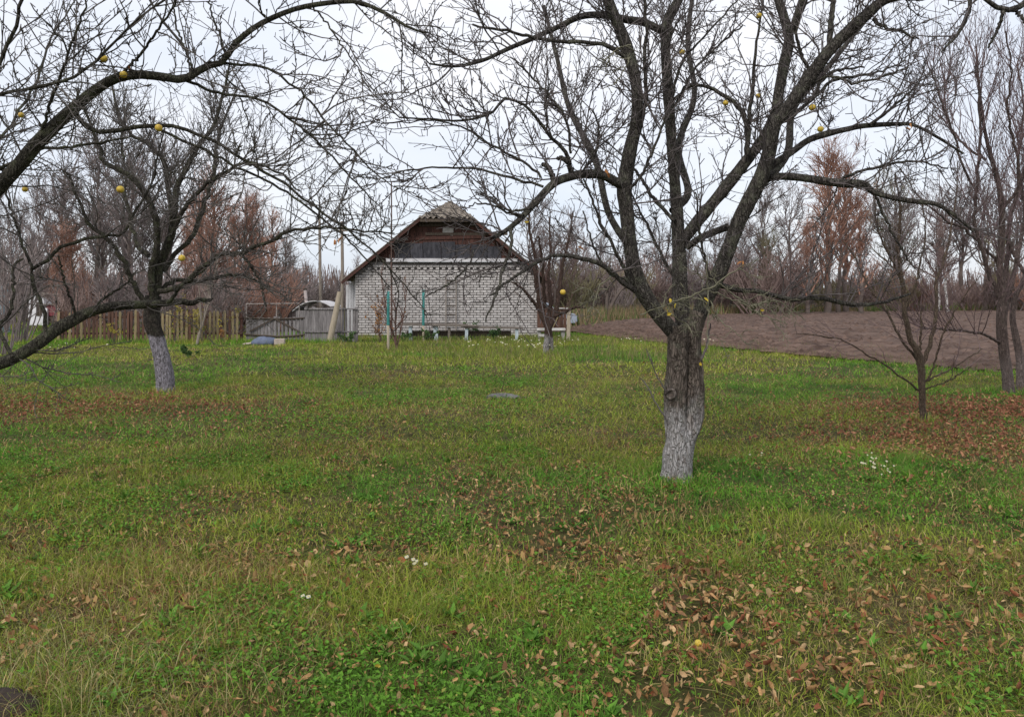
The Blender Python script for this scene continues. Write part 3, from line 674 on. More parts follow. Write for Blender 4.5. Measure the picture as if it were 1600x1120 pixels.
m_bark_young = bark('young_bark', (0.055, 0.040, 0.031), (0.18, 0.130, 0.098), (0.15, 0.14, 0.08), None, 1.5, 0.4)
m_dry = simple('dry_orange_leaf', (0.30, 0.11, 0.035), (0.42, 0.20, 0.07), 20, 0.8)
m_yel = simple('yellow_leaf', (0.42, 0.30, 0.03), (0.55, 0.42, 0.06), 20, 0.8)

def tube_obj(name, P_, R_, k, mat, root, base, kind=None, smooth=True):
    v, q = tubes(P_, R_, k); o = link(name, mesh_np(name, v - np.array(base)[None], q, smooth=smooth), mat, root)
    if kind: o['kind'] = kind
    return o
def rough_tube(pts, d0, d1, n, k, seed, amp=0.12, rs=1.0):
    """bark-ridged tube for trunks and thick limbs"""
    P_, R_ = trace(pts, d0, d1, n, 0, rs)
    v, q = tubes(P_[None], R_[None], k); v = v.reshape(n, k, 3)
    s = np.arange(n)[:, None] * 1.0; a = np.arange(k)[None, :]
    seglen = np.linalg.norm(P_[1:] - P_[:-1], axis=1).sum() / n
    nx = np.cos(a * 2 * np.pi / k) * 3 + 0 * s; ny = np.sin(a * 2 * np.pi / k) * 3 + s * seglen * 6
    f = 1 + amp * 2 * (fbm(nx + 11 * seed, ny, 1.3, seed, 3) - 0.5) + amp * 0.8 * (vnoise(a + 0 * s + seed * 7, s * seglen * 14, 1.0, seed + 5) - 0.5)
    v = P_[:, None, :] + (v - P_[:, None, :]) * f[..., None]
    return v.reshape(-1, 3), q

LEAF_V = np.array([[-.5, 0, 0], [-.15, .26, .05], [.3, .2, .03], [.5, 0, .0], [.3, -.2, .05], [-.15, -.26, .03], [0.05, 0, -.03]])
LEAF_F = np.array([[0, 6, 1], [1, 6, 2], [2, 6, 3], [3, 6, 4], [4, 6, 5], [5, 6, 0]])
def rot_many(N, tilt, g=rng):
    a = g.uniform(0, 2 * np.pi, N); b = g.normal(0, tilt, N); c = g.normal(0, tilt, N)
    ca, sa, cb, sb, cc, sc_ = np.cos(a), np.sin(a), np.cos(b), np.sin(b), np.cos(c), np.sin(c)
    Z = np.zeros(N); O = np.ones(N)
    Rz = np.stack([ca, -sa, Z, sa, ca, Z, Z, Z, O], -1).reshape(N, 3, 3)
    Ry = np.stack([cb, Z, sb, Z, O, Z, -sb, Z, cb], -1).reshape(N, 3, 3)
    Rx = np.stack([O, Z, Z, Z, cc, -sc_, Z, sc_, cc], -1).reshape(N, 3, 3)
    return Rz @ Ry @ Rx
def leaves_mesh(name, pos, size, tilt, cols=None, curl=1.0):
    N = len(pos); Rm = rot_many(N, tilt); s = np.asarray(size).reshape(-1, 1, 1)
    L = LEAF_V[None] * np.stack([np.ones(N), rng.uniform(.6, 1.15, N), rng.uniform(.3, 3.2, N) * curl], -1)[:, None, :]
    L = L * rng.normal(1, 0.20, L.shape); L[:, :, 1] += 0.25 * rng.normal(0, 1, (N, 1)) * L[:, :, 0] ** 2; L[:, :, 2] += 0.5 * rng.normal(0, 1, (N, 1)) * L[:, :, 0] ** 2 + 0.15 * rng.normal(0, 1, (N, 1)) * L[:, :, 0] * 2
    V = np.einsum('nij,nkj->nki', Rm, L) * s + pos[:, None, :]
    c = None if cols is None else np.repeat(cols, 7, 0)
    return mesh_np(name, V.reshape(-1, 3), (LEAF_F[None] + 7 * np.arange(N)[:, None, None]).reshape(-1, 3), c)

def apple_twigs(limbs, dens=(5.5, 8.5, 14), up=0.35, ln2=(0.5, 1.3), ln3=(0.12, 0.50), spur=(0.02, 0.07), r3=0.0042, droop=0.0, t0=0.25, rt=0.0021, wig=0.16, r2=0.0072):
    """limbs: list of (P,R) same n. returns list of (P,R,k)"""
    P_ = np.stack([a for a, _ in limbs]); R_ = np.stack([b for _, b in limbs])
    A2 = spawn(P_, R_, dens[0], t0, 1.0, (0.95, 0.35), ln2, 9, r2, 0.0028, up * 0.55, wig, droop, 0.35)
    A3 = spawn(A2[0], A2[1], dens[1], 0.12, 1.0, (0.85, 0.35), ln3, 6, r3, rt, up * 0.5, wig, droop * 0.5, 0.3)
    A3b = spawn(P_, R_, dens[1] * 0.55, t0 * 0.6, 1.0, (1.1, 0.4), ln3, 6, r3, rt, up, wig, 0, 0.2)
    A4 = [spawn(a, b, dens[2], 0.1, 1.0, (1.0, 0.4), spur, 2, 0.0042, 0.0038, 0.25, 0, 0, 0.0, 1.2) for a, b in (A2, A3, A3b)]
    return [(A2[0], A2[1], 5), (A3[0], A3[1], 4), (A3b[0], A3b[1], 4)] + [(a, b, 3) for a, b in A4]
def twig_obj(name, lst, mat, root, base):
    parts = [tubes(a, b, k) for a, b, k in lst if len(a)]
    if not parts: return None
    v, q = join(parts); o = link(name, mesh_np(name, v - np.array(base)[None], q, smooth=True), mat, root); o['kind'] = 'stuff'; return o

# ---- the main apple tree
D = 7.07
mb = ground_at(1057, 748); mb.z = gz1(mb.x, mb.y)
main = thing('apple_tree', 'big bare apple tree with whitewashed double trunk standing in the right foreground', 'tree', tuple(mb))
t1 = [(1056, 757, 29), (1056.5, 748, 24.5), (1058, 730, 22.5), (1058, 711, 22), (1060, 690, 20), (1057.5, 670, 18), (1055.5, 649, 17.2), (1055, 617, 17), (1057, 586, 16.3), (1058.5, 555, 16.2), (1059, 530, 16.5), (1057, 508, 16)]
t2 = [(1066, 757, 15), (1067, 735, 15), (1068, 711, 15), (1071, 690, 15.5), (1079, 668, 15), (1085, 645, 14.8), (1086, 617, 14.4), (1085.5, 590, 13.6), (1083.5, 560, 12.8), (1081, 535, 13), (1084, 510, 14), (1092, 488, 13.5)]
va, qa = rough_tube(t1, D, D - 0.02, 110, 44, 1, 0.10); vb, qb = rough_tube(t2, D + 0.01, D + 0.02, 110, 40, 2, 0.11)
v, q = join([(va, qa), (vb, qb)]); link('trunk', mesh_np('trunk', v - np.array(mb)[None], q, smooth=True), m_bark_main, main)
# cut-branch knot with a raised collar
m_knot = bark('knot_bark', (0.07, 0.058, 0.050), (0.25, 0.21, 0.185), (0.2, 0.2, 0.16), None, 1.0, 0.2)
kp = P3(1048, 615, D - 0.112) - mb
a = np.linspace(0, 2 * np.pi, 15)
v, q = tubes(np.stack([0.038 * np.cos(a), -0.006 + 0.010 * np.sin(a * 2), 0.040 * np.sin(a)], -1)[None], np.full((1, 15), 0.013), 8)
kn = link('knot', mesh_np('knot', v, q, smooth=True), m_knot, main, tuple(kp), (0.05, 0, -0.22))
v, q = tubes(np.array([[[0, 0.05, 0], [0, 0.004, 0], [0, -0.001, 0], [0, 0.002, 0]]], float), np.array([[.046, .036, .028, .001]]), 12)
link('knot_face', mesh_np('knot_face', v, q), simple('cut_wood', (0.05, 0.04, 0.034), (0.12, 0.095, 0.08), 30, 0.95), kn)
va = []
LIMBS = [  # (points, depth at start, depth at end)
 ([(1058, 525, 15), (1040, 505, 14.5), (1022, 483, 14), (1004, 455, 14.5), (992, 425, 14), (985, 385, 13), (979, 330, 13), (975, 293, 14), (984, 240, 13), (995, 185, 11), (994, 130, 10.5), (981, 80, 11.5), (966, 40, 10.5), (950, 0, 10), (935, -60, 8), (925, -140, 4)], 7.05, 6.7),
 ([(1070, 515, 15), (1063, 470, 15), (1062, 420, 14), (1060, 375, 12), (1057, 320, 11), (1052, 260, 10), (1047, 190, 10), (1043, 130, 10), (1040, 80, 9), (1042, 38, 10), (1055, 10, 9), (1080, -40, 7), (1100, -110, 4)], 7.12, 7.5),
 ([(1087, 505, 15), (1103, 467, 14), (1124, 425, 14), (1138, 390, 13), (1152, 352, 13), (1166, 322, 14), (1186, 284, 14), (1200, 245, 12.5), (1206, 215, 12), (1213, 190, 12), (1235, 163, 11), (1265, 120, 12), (1298, 77, 11), (1330, 45, 11), (1356, 22, 10.5), (1376, 4, 9), (1405, -5, 7), (1445, -3, 5), (1480, -20, 3)], 7.1, 6.5),
 ([(1210, 205, 9), (1214, 170, 10), (1218, 140, 10), (1226, 98, 10), (1233, 62, 9), (1224, 25, 8.5), (1217, 0, 8), (1208, -50, 6), (1200, -110, 3)], 6.85, 7.3),
 ([(1063, 382, 10), (1085, 352, 11), (1110, 322, 11), (1138, 288, 11), (1166, 252, 10), (1186, 226, 9), (1200, 200, 8), (1215, 160, 5)], 7.2, 7.0),
 ([(977, 290, 9), (962, 284, 9), (942, 274, 8.5), (921, 272, 8.5), (899, 274, 8), (867, 286, 7.5), (838, 315, 6.5), (818, 337, 5.5), (795, 357, 4.5), (770, 372, 3)], 6.9, 6.2),
 ([(1190, 280, 8), (1215, 276, 7), (1245, 277, 7), (1275, 281, 7.5), (1300, 285, 8), (1328, 287, 8), (1350, 288, 7), (1365, 300, 5.5), (1395, 309, 5), (1430, 315, 4.6), (1462, 319, 4.2), (1490, 335, 3.5), (1522, 362, 2.6)], 7.0, 6.6),
 ([(1201, 262, 7), (1218, 250, 6.5), (1240, 236, 6), (1262, 220, 6), (1290, 210, 6), (1320, 203, 5), (1350, 197, 4.8), (1400, 194, 4), (1428, 196, 3), (1462, 213, 2.6), (1505, 240, 2)], 6.95, 7.3),
 ([(1112, 440, 6), (1145, 452, 5.5), (1190, 456, 5), (1232, 467, 5), (1264, 466, 4.6), (1296, 468, 5), (1328, 475, 4.4), (1360, 475, 3.6), (1395, 468, 3), (1422, 459, 2)], 7.05, 7.7),
 ([(1072, 388, 5), (1085, 378, 6), (1100, 369, 6.5), (1120, 361, 6.5), (1138, 354, 7)], 7.15, 7.1),
 ([(992, 455, 5), (970, 438, 5), (948, 418, 5), (922, 407, 5), (896, 401, 4.5), (870, 399, 4.2), (840, 410, 3.8), (815, 427, 3.3), (790, 443, 2.8), (766, 462, 2)], 6.9, 6.2),
 ([(1048, 50, 8), (1030, 46, 7), (1005, 35, 7), (979, 31, 7), (937, 24, 6.5), (905, 27, 6), (873, 42, 5), (831, 61, 4.5), (793, 77, 4), (751, 96, 3.4), (709, 104, 2.6), (671, 100, 1.8)], 7.4, 6.3),
 ([(1240, 52, 6), (1246, 25, 7), (1256, 0, 7.5), (1266, -50, 5)], 6.95, 6.8),
 ([(1296, 80, 6), (1297, 45, 6), (1302, 0, 5), (1306, -60, 3)], 6.7, 6.9),
 ([(1050, 330, 7), (1075, 300, 7), (1060, 230, 6), (1085, 150, 5), (1075, 60, 4.5), (1090, -60, 3)], 7.4, 9.0),
 ([(1190, 290, 7), (1230, 240, 7), (1240, 170, 6), (1290, 110, 5), (1330, 60, 4), (1380, 0, 3)], 7.2, 9.0),
 ([(985, 390, 7), (950, 330, 6), (930, 250, 6), (890, 170, 5), (870, 90, 4), (850, 10, 3)], 7.0, 8.8),
]
BR = [
 ([(891, 268, 5), (886, 240, 4.5), (867, 222, 4), (844, 193, 3.6), (822, 167, 3.2), (804, 157, 3), (786, 154, 3), (774, 172, 2.8), (745, 185, 2.6), (706, 188, 2.4), (664, 185, 2), (626, 185, 1.7), (600, 157, 1.2)], 6.7, 6.0),
 ([(892, 240, 3), (889, 206, 3), (880, 180, 3), (857, 148, 2.6), (825, 116, 2.2), (799, 90, 1.6)], 6.7, 6.5),
 ([(849, 292, 3), (806, 280, 3), (754, 265, 2.6), (706, 262, 2.2), (664, 263, 1.9), (626, 267, 1.6), (598, 281, 1)], 6.4, 6.0),
 ([(845, 278, 3), (838, 267, 3), (806, 247, 2.8), (761, 222, 2.5), (722, 199, 2), (684, 190, 1.7), (639, 185, 1.1)], 6.5, 6.2),
 ([(868, 286, 7), (862, 272, 6), (855, 258, 5.5), (848, 258, 4.5)], 6.6, 6.6),
 ([(893, 276, 6), (890, 260, 6), (882, 249, 5.5), (871, 247, 4)], 6.65, 6.65),
 ([(978, 90, 5), (950, 72, 4.6), (915, 67, 4.4), (857, 64, 4), (809, 53, 3.4), (767, 45, 3), (738, 40, 2.4)], 6.8, 6.4),
 ([(1167, 250, 6), (1167, 225, 6), (1166, 195, 5.5), (1158, 172, 5), (1135, 152, 4.5), (1108, 137, 4), (1085, 133, 3.4), (1066, 143, 3), (1050, 158, 2.6)], 7.05, 7.3),
 ([(1166, 245, 5), (1170, 190, 4.5), (1176, 130, 4), (1182, 70, 3), (1192, 0, 2)], 7.0, 6.9),
 ([(1305, 286, 3.5), (1330, 272, 3.2), (1370, 262, 3), (1405, 254, 2.6), (1440, 253, 2.2), (1480, 264, 1.6)], 6.9, 6.7),
 ([(1358, 196, 3.4), (1390, 172, 3), (1420, 145, 2.4), (1442, 124, 1.5)], 7.1, 7.2),
 ([(1366, 302, 3.4), (1385, 345, 3), (1405, 385, 2.4), (1430, 420, 1.6)], 6.8, 6.9),
 ([(988, 442, 4), (975, 420, 4), (964, 398, 3.8), (950, 372, 3.4), (937, 347, 3), (928, 320, 2.6), (912, 280, 2)], 6.95, 6.6),
 ([(992, 455, 4), (975, 436, 3.6), (955, 430, 3), (940, 410, 2.6), (925, 380, 2), (912, 330, 1.5)], 6.9, 6.5),
 ([(1270, 118, 5), (1256, 95, 4), (1248, 70, 3.6), (1240, 40, 2.4)], 6.8, 6.7),
 ([(1248, 150, 4.4), (1290, 120, 3), (1340, 130, 2.6), (1380, 120, 2), (1420, 105, 1.2)], 6.8, 6.4),
 ([(1243, 162, 4), (1275, 150, 3.6), (1300, 128, 3.4), (1340, 118, 3), (1375, 112, 2.2), (1415, 95, 1.4)], 6.85, 7.5),
 ([(1222, 190, 5), (1240, 180, 4.6), (1268, 155, 4.2), (1285, 125, 4), (1310, 110, 3), (1350, 105, 2)], 6.9, 7.4),
 ([(1365, 30, 5), (1375, 40, 4), (1392, 46, 3.6), (1410, 48, 3), (1422, 58, 2.6), (1435, 60, 1.6)], 6.6, 6.4),
 ([(740, 392, 1.6), (735, 408, 2), (715, 432, 2.2), (690, 450, 2), (666, 462, 1.2)], 6.0, 5.8),
 ([(797, 357, 4), (800, 378, 3.6), (790, 410, 3.4), (778, 450, 3), (766, 480, 2.4), (757, 502, 1.6)], 6.2, 5.9),
 ([(1055, 345, 4), (1035, 325, 4.4), (1018, 305, 4), (1005, 285, 3.6), (990, 262, 3), (975, 240, 2)], 7.15, 7.6),
 ([(1063, 450, 4), (1045, 420, 3.8), (1030, 390, 3.4), (1015, 360, 3), (1000, 330, 2.4), (985, 300, 1.6)], 7.2, 7.7),
 ([(980, 300, 3.6), (1005, 270, 3.4), (1025, 225, 3), (1040, 180, 2.4)], 6.9, 6.7),
 ([(989, 225, 4), (1002, 195, 4.2), (1010, 150, 4.4), (1008, 100, 4.6), (1010, 60, 4), (1008, 0, 3.5), (1010, -50, 2)], 7.0, 6.8),
 ([(1052, 150, 3), (1062, 105, 3), (1080, 80, 2.6), (1130, 25, 2), (1160, -10, 1.4)], 7.3, 7.0),
 ([(1055, 165, 3), (1085, 110, 2.6), (1120, 75, 2.4), (1160, 40, 1.7)], 7.3, 7.6),
 ([(1112, 440, 3.5), (1100, 400, 3), (1092, 350, 2.4), (1088, 300, 1.6)], 7.0, 6.7),
 ([(905, 275, 3), (930, 240, 2.7), (935, 200, 2.4), (925, 170, 1.6)], 6.8, 6.7),
 ([(830, 325, 3), (800, 330, 2.5), (760, 318, 2), (735, 322, 1.4)], 6.3, 6.2),
 ([(818, 337, 3), (790, 330, 2.4), (770, 310, 2), (745, 300, 1.3)], 6.3, 6.5),
]
lim = []
for pts, a_, b_ in LIMBS:
    thick = max(r for _, _, r in pts) > 6.4
    if thick:
        v, q = rough_tube(pts, a_, b_, 54, 16, int(pts[0][0]) % 50, 0.10, 0.84); link('limb', mesh_np('limb', v - np.array(mb)[None], q, smooth=True), m_bark_limb, main)
    else:
        P_, R_ = trace(pts, a_, b_, 32, 0.004, 0.75); tube_obj('limb', P_[None], R_[None], 10, m_bark_limb, main, mb)
    lim.append(trace(pts, a_, b_, 24))
brl = []
for pts, a_, b_ in BR:
    P_, R_ = trace(pts, a_, b_, 24, 0.005, 0.72); tube_obj('branch', P_[None], R_[None], 8, m_bark_limb, main, mb); brl.append((P_, R_))
tw = apple_twigs(lim, (9.5, 8.0, 11), 0.36, (0.45, 1.35), (0.14, 0.55), t0=0.28)
tw += apple_twigs(brl, (8.0, 8.0, 13), 0.32, (0.3, 1.0), (0.12, 0.46), t0=0.15)
twig_obj('twigs', tw, m_twig, main, mb)
# pale lichened water shoots over the fork
SH = [([(1000, 492, 1.6), (1060, 470, 2), (1100, 454, 2.2), (1135, 432, 2), (1160, 414, 1.4)], 6.75, 6.6), ([(1106, 545, 1.2), (1107, 500, 1.6), (1106, 450, 1.8), (1104, 400, 1.2)], 6.75, 6.8),
      ([(1110, 455, 2), (1150, 470, 1.8), (1190, 492, 1.6), (1230, 505, 1.2)], 6.8, 6.6), ([(1120, 440, 2), (1170, 475, 1.8), (1215, 470, 1.5), (1260, 500, 1)], 6.9, 7.2),
      ([(1080, 520, 1.8), (1062, 500, 1.6), (1040, 488, 1.4), (1020, 500, 1)], 6.85, 6.7), ([(960, 430, 2.2), (945, 440, 2), (930, 462, 1.6), (925, 485, 1)], 6.8, 6.6),
      ([(985, 90, 2), (975, 110, 1.8), (960, 130, 1.4), (940, 140, 1)], 6.6, 6.5), ([(985, 70, 2), (960, 80, 1.8), (945, 105, 1.4)], 6.6, 6.5), ([(1110, 470, 1.8), (1125, 500, 1.5), (1150, 520, 1.2), (1175, 545, .8)], 6.8, 6.6)]
shl = [trace(p, a_, b_, 24, 0.006, 0.62) for p, a_, b_ in SH]
tw = [(np.stack([a for a, _ in shl]), np.stack([b for _, b in shl]), 5)] + apple_twigs(shl, (9, 11, 12), 0.05, (0.12, 0.4), (0.06, 0.2), droop=0.2, t0=0.1, r3=0.0024, rt=0.0016, r2=0.004, wig=0.24)
twig_obj('lichen_shoots', tw, m_lich, main, mb)
# low side shoots from the trunk
sl = [trace(p, 7.0, 6.95, 10, 0.003) for p in ([(1041, 655, 1.4), (1025, 630, 1.2), (1012, 605, 1), (1000, 590, .7)], [(1040, 610, 1.2), (1028, 590, 1), (1018, 565, .9), (1010, 545, .7)], [(1096, 560, 2), (1103, 545, 1.8), (1108, 520, 1.5), (1111, 505, 1)])]
tw = [(np.stack([a for a, _ in sl]), np.stack([b for _, b in sl]), 5)]; a_ = spawn(tw[0][0], tw[0][1], 14, .2, 1, (.8, .3), (.05, .2), 4, .003, .0015, .2); tw.append((a_[0], a_[1], 4)); twig_obj('side_shoots', tw, m_twig, main, mb)
def few_leaves(pts, size, mat, root, base, d, n=1, name='dry_leaf'):
    for (px, py) in pts:
        p = np.array(P3(px, py, d)) - np.array(base)
        pos = p[None] + rng.normal(0, 0.018, (n, 3)) * (n > 1)
        me = leaves_mesh(name, pos, np.full(n, size), 1.2); link(name, me, mat, root)
few_leaves([(1162, 413), (948, 274), (1423, 195), (905, 385)], 0.06, m_dry, main, mb, 6.7, 2)
few_leaves([(1048, 470), (1046, 490), (1103, 470), (1187, 489), (1330, 32), (825, 345)], 0.045, m_yel, main, mb, 6.72, 2)

# ---- the left whitewashed apple tree
D2 = 13.6
lb = ground_at(259, 612); lb.z = gz1(lb.x, lb.y)
left = thing('apple_tree', 'bare apple tree with slim leaning lilac whitewashed trunk in front of the picket fence', 'tree', tuple(lb))
v, q = rough_tube([(260, 618, 16), (259, 608, 14), (257, 585, 13), (252, 555, 12), (245, 530, 11.5), (238, 505, 12.5), (237, 485, 12), (239, 462, 11.5)], D2, D2, 50, 26, 7, 0.10)
link('trunk', mesh_np('trunk', v - np.array(lb)[None], q, smooth=True), m_bark_left2, left)
L2 = [
 ([(238, 490, 11), (241, 465, 11), (244, 440, 10.5), (250, 415, 10), (260, 388, 9), (268, 358, 8), (272, 328, 7), (279, 289, 6), (291, 263, 5.5), (306, 235, 5), (318, 218, 4.4), (334, 198, 4), (348, 150, 3), (360, 100, 2)], 13.6, 13.2),
 ([(241, 470, 8), (236, 430, 7), (243, 392, 7), (246, 355, 7), (239, 326, 6.5), (223, 297, 6), (202, 275, 5.5), (180, 262, 5), (161, 251, 4.4), (157, 233, 4), (140, 190, 3), (120, 140, 2)], 13.5, 12.6),
 ([(270, 340, 5), (266, 312, 5), (262, 285, 5), (259, 262, 4.8), (250, 243, 4.4), (232, 226, 4), (209, 213, 3.6), (185, 180, 3), (175, 130, 2)], 13.4, 14),
 ([(255, 425, 6), (275, 395, 5), (300, 370, 5), (312, 340, 4.8), (322, 308, 4.4), (333, 280, 4), (336, 250, 3.6), (345, 200, 2.6), (370, 140, 1.6)], 13.6, 14.6),
 ([(248, 455, 6), (268, 452, 5.6), (290, 442, 5), (306, 425, 4.8), (327, 409, 4.6), (346, 397, 4.4), (373, 396, 4.2), (397, 386, 4), (424, 377, 3.8), (445, 365, 3.4), (482, 357, 3), (520, 357, 2.6), (562, 360, 2), (618, 364, 1.4)], 13.4, 12.0),
 ([(240, 480, 6), (222, 465, 5.6), (212, 450, 5.4), (202, 430, 5.2), (194, 409, 5), (180, 389, 4.8), (163, 371, 4.6), (140, 350, 3.6), (120, 310, 2.8), (105, 270, 2)], 13.4, 12.4),
 ([(232, 400, 5), (214, 380, 4.4), (205, 345, 4), (195, 310, 3.6), (196, 270, 3), (190, 220, 2.4), (200, 160, 1.6)], 13.6, 15),
 ([(258, 395, 5), (280, 340, 4.4), (310, 300, 4), (350, 270, 3.4), (385, 255, 3), (430, 265, 2.4), (470, 300, 1.6)], 13.5, 12.4),
 ([(243, 460, 5), (270, 440, 4.6), (310, 440, 4), (350, 430, 3.4), (385, 432, 2.8), (420, 450, 2)], 13.6, 14.6),
 ([(376, 396, 3), (394, 418, 2.8), (408, 446, 2.4), (416, 485, 1.6)], 12.9, 12.6),
]
lim = []
for pts, a_, b_ in L2:
    P_, R_ = trace(pts, a_, b_, 36, 0.012, 0.74); tube_obj('limb', P_[None], R_[None], 12, m_bark_left, left, lb); lim.append(trace(pts, a_, b_, 24))
tw = apple_twigs(lim, (9.5, 7.5, 6), 0.42, (0.5, 1.7), (0.18, 0.7), t0=0.16, r3=0.0060, rt=0.0036, wig=0.18, r2=0.011)
twig_obj('twigs', tw, m_twig_left, left, lb)

# ---- the foreground apple tree whose trunk stands just outside the left edge
fb = Vector((-5.3, 5.6, 0)); fb.z = gz1(fb.x, fb.y)
ftree = thing('apple_tree', 'foreground apple tree reaching in from the left edge with long arching boughs', 'tree', tuple(fb))
v, q = rough_tube([(-390, 835, 42), (-388, 800, 34), (-380, 740, 31), (-370, 680, 30), (-362, 630, 29)], 5.6, 5.6, 40, 26, 13, 0.10)
link('trunk', mesh_np('trunk', v - np.array(fb)[None], q, smooth=True), m_bark_main, ftree)
L3 = [
 ([(-362, 650, 24), (-300, 632, 17), (-180, 615, 13), (-80, 590, 12), (0, 568, 11.5), (30, 555, 11), (60, 536, 11), (85, 517, 11), (115, 500, 10.5), (138, 488, 9.5), (165, 481, 9), (192, 477, 8.5), (225, 476, 7.5), (255, 474, 6.5), (285, 471, 5.5), (300, 474, 5.2), (312, 468, 4.6), (324, 470, 4.0), (331, 467, 2.4), (334, 466, 0.6)], 5.6, 7.4),
 ([(-362, 640, 26), (-280, 560, 20), (-160, 450, 17), (-60, 350, 15), (0, 290, 13.5), (30, 258, 12.5), (60, 222, 12), (90, 192, 11.5), (120, 165, 10.5), (150, 140, 9.5), (180, 123, 9), (215, 117, 8.5), (250, 120, 8), (288, 124, 7.5), (320, 105, 6.5), (348, 97, 5.8), (368, 68, 5.4), (400, 42, 5), (440, 22, 4.8), (475, 11, 4.6), (520, 4, 4.4), (560, 4, 4), (600, 20, 3.4), (640, 44, 2.6), (668, 52, 1.6)], 5.6, 5.8),
 ([(113, 170, 6), (120, 182, 5.8), (135, 197, 5.8), (160, 206, 5.8), (190, 203, 5.6), (220, 199, 5.4), (250, 196, 5.2), (288, 203, 4.6), (340, 224, 4.2), (390, 255, 3.8), (440, 285, 3.4), (500, 330, 3), (560, 372, 2.4), (620, 432, 1.8), (668, 490, 1)], 5.75, 5.9),
 ([(250, 203, 3.6), (310, 230, 3.4), (370, 260, 3.2), (430, 290, 3), (500, 338, 2.6), (560, 392, 2), (610, 450, 1.4)], 5.8, 6.2),
 ([(347, 98, 3.4), (400, 103, 3.2), (440, 120, 3), (475, 150, 2.8), (510, 190, 2.6), (545, 228, 2.2), (600, 282, 1.6), (640, 300, 1)], 5.8, 5.6),
 ([(290, 126, 4), (340, 146, 3.6), (400, 155, 3.2), (450, 183, 3), (500, 225, 2.6), (555, 285, 2), (600, 332, 1.2)], 5.8, 6.0),
 ([(-120, 330, 8), (-40, 282, 5), (0, 264, 4.6), (32, 248, 4.2), (62, 233, 4), (100, 232, 3.8), (130, 226, 3.4), (165, 222, 3), (205, 214, 2)], 5.6, 6.4),
 ([(-150, 430, 9), (-100, 250, 6), (-50, 165, 5), (0, 148, 4.4), (50, 140, 4), (100, 125, 3.8), (140, 105, 3.6), (172, 75, 3.2), (210, 36, 2.8), (262, -4, 2.2), (300, -40, 1.4)], 5.6, 5.4),
 ([(-100, 400, 7), (-40, 220, 5), (0, 98, 4.6), (18, 55, 4.4), (34, 0, 4), (50, -60, 3)], 5.6, 5.2),
 ([(72, 528, 5), (70, 500, 5), (65, 478, 4.8), (53, 443, 4.6), (50, 418, 4.4), (72, 410, 4.4), (88, 392, 4.4), (112, 380, 4.2), (140, 371, 4.2), (162, 369, 4), (187, 367, 3.8), (200, 352, 3.4), (217, 322, 3), (237, 288, 2.6), (248, 240, 2), (256, 200, 1.4)], 6.05, 6.4),
 ([(51, 420, 4), (44, 400, 3.6), (37, 388, 3.4), (25, 350, 3), (10, 300, 2.6), (5, 240, 1.8)], 6.05, 6.2),
 ([(262, 473, 5), (273, 460, 4.6), (284, 447, 4), (300, 436, 3), (322, 420, 2)], 6.95, 6.8),
 ([(150, 485, 4), (158, 470, 3.6), (176, 458, 3), (200, 440, 2.4), (215, 420, 1.4)], 6.5, 6.6),
 ([(118, 499, 3.4), (112, 470, 3), (100, 440, 2.6), (92, 400, 2)], 6.35, 6.2),
 ([(20, 558, 5), (0, 515, 4.6), (18, 480, 4), (20, 440, 3.6), (22, 415, 3.2), (35, 405, 2.4)], 6.0, 6.4),
 ([(182, 121, 4), (215, 90, 3.4), (245, 50, 3), (270, 10, 2.4), (290, -40, 1.6)], 5.75, 5.3),
 ([(300, 116, 3), (290, 80, 2.8), (275, 40, 2.4), (270, -10, 1.8)], 5.8, 6.2),
 ([(352, 90, 3), (345, 60, 2.6), (330, 20, 2.2), (325, -20, 1.6)], 5.8, 6.1),
 ([(440, 22, 2.6), (415, 28, 2.4), (405, 5, 2), (395, -30, 1.4)], 5.8, 5.5),
 ([(490, 12, 2.4), (520, 50, 2.2), (550, 95, 1.8), (590, 150, 1.2)], 5.8, 5.6),
 ([(60, 222, 4), (80, 160, 3.6), (105, 90, 3), (130, 20, 2.4), (140, -30, 1.8)], 5.7, 5.2),
 ([(-40, 340, 6), (-30, 260, 4), (20, 190, 3.4), (60, 120, 3), (80, 60, 2.4), (120, 0, 1.6)], 5.6, 7.0),
]
lim = []
for pts, a_, b_ in L3:
    if max(r for _, _, r in pts) > 9 and len(pts) > 12:
        v, q = rough_tube(pts, a_, b_, 70, 16, int(abs(pts[0][1])) % 40 + 3, 0.11, 0.84); link('limb', mesh_np('limb', v - np.array(fb)[None], q, smooth=True), m_bark_left, ftree)
    else:
        P_, R_ = trace(pts, a_, b_, 36, 0.005, 0.62); tube_obj('limb', P_[None], R_[None], 10, m_bark_left, ftree, fb)
    lim.append(trace(pts, a_, b_, 24))
tw = apple_twigs(lim, (8.6, 8.0, 12), 0.26, (0.3, 1.1), (0.10, 0.42), t0=0.22, r3=0.0034, rt=0.0018, spur=(0.015, 0.05), droop=0.05, r2=0.0060)
twig_obj('twigs', tw, m_twig_left, ftree, fb)
few_leaves([(525, 376), (190, 122), (200, 112)], 0.055, m_dry, ftree, fb, 5.7, 2)

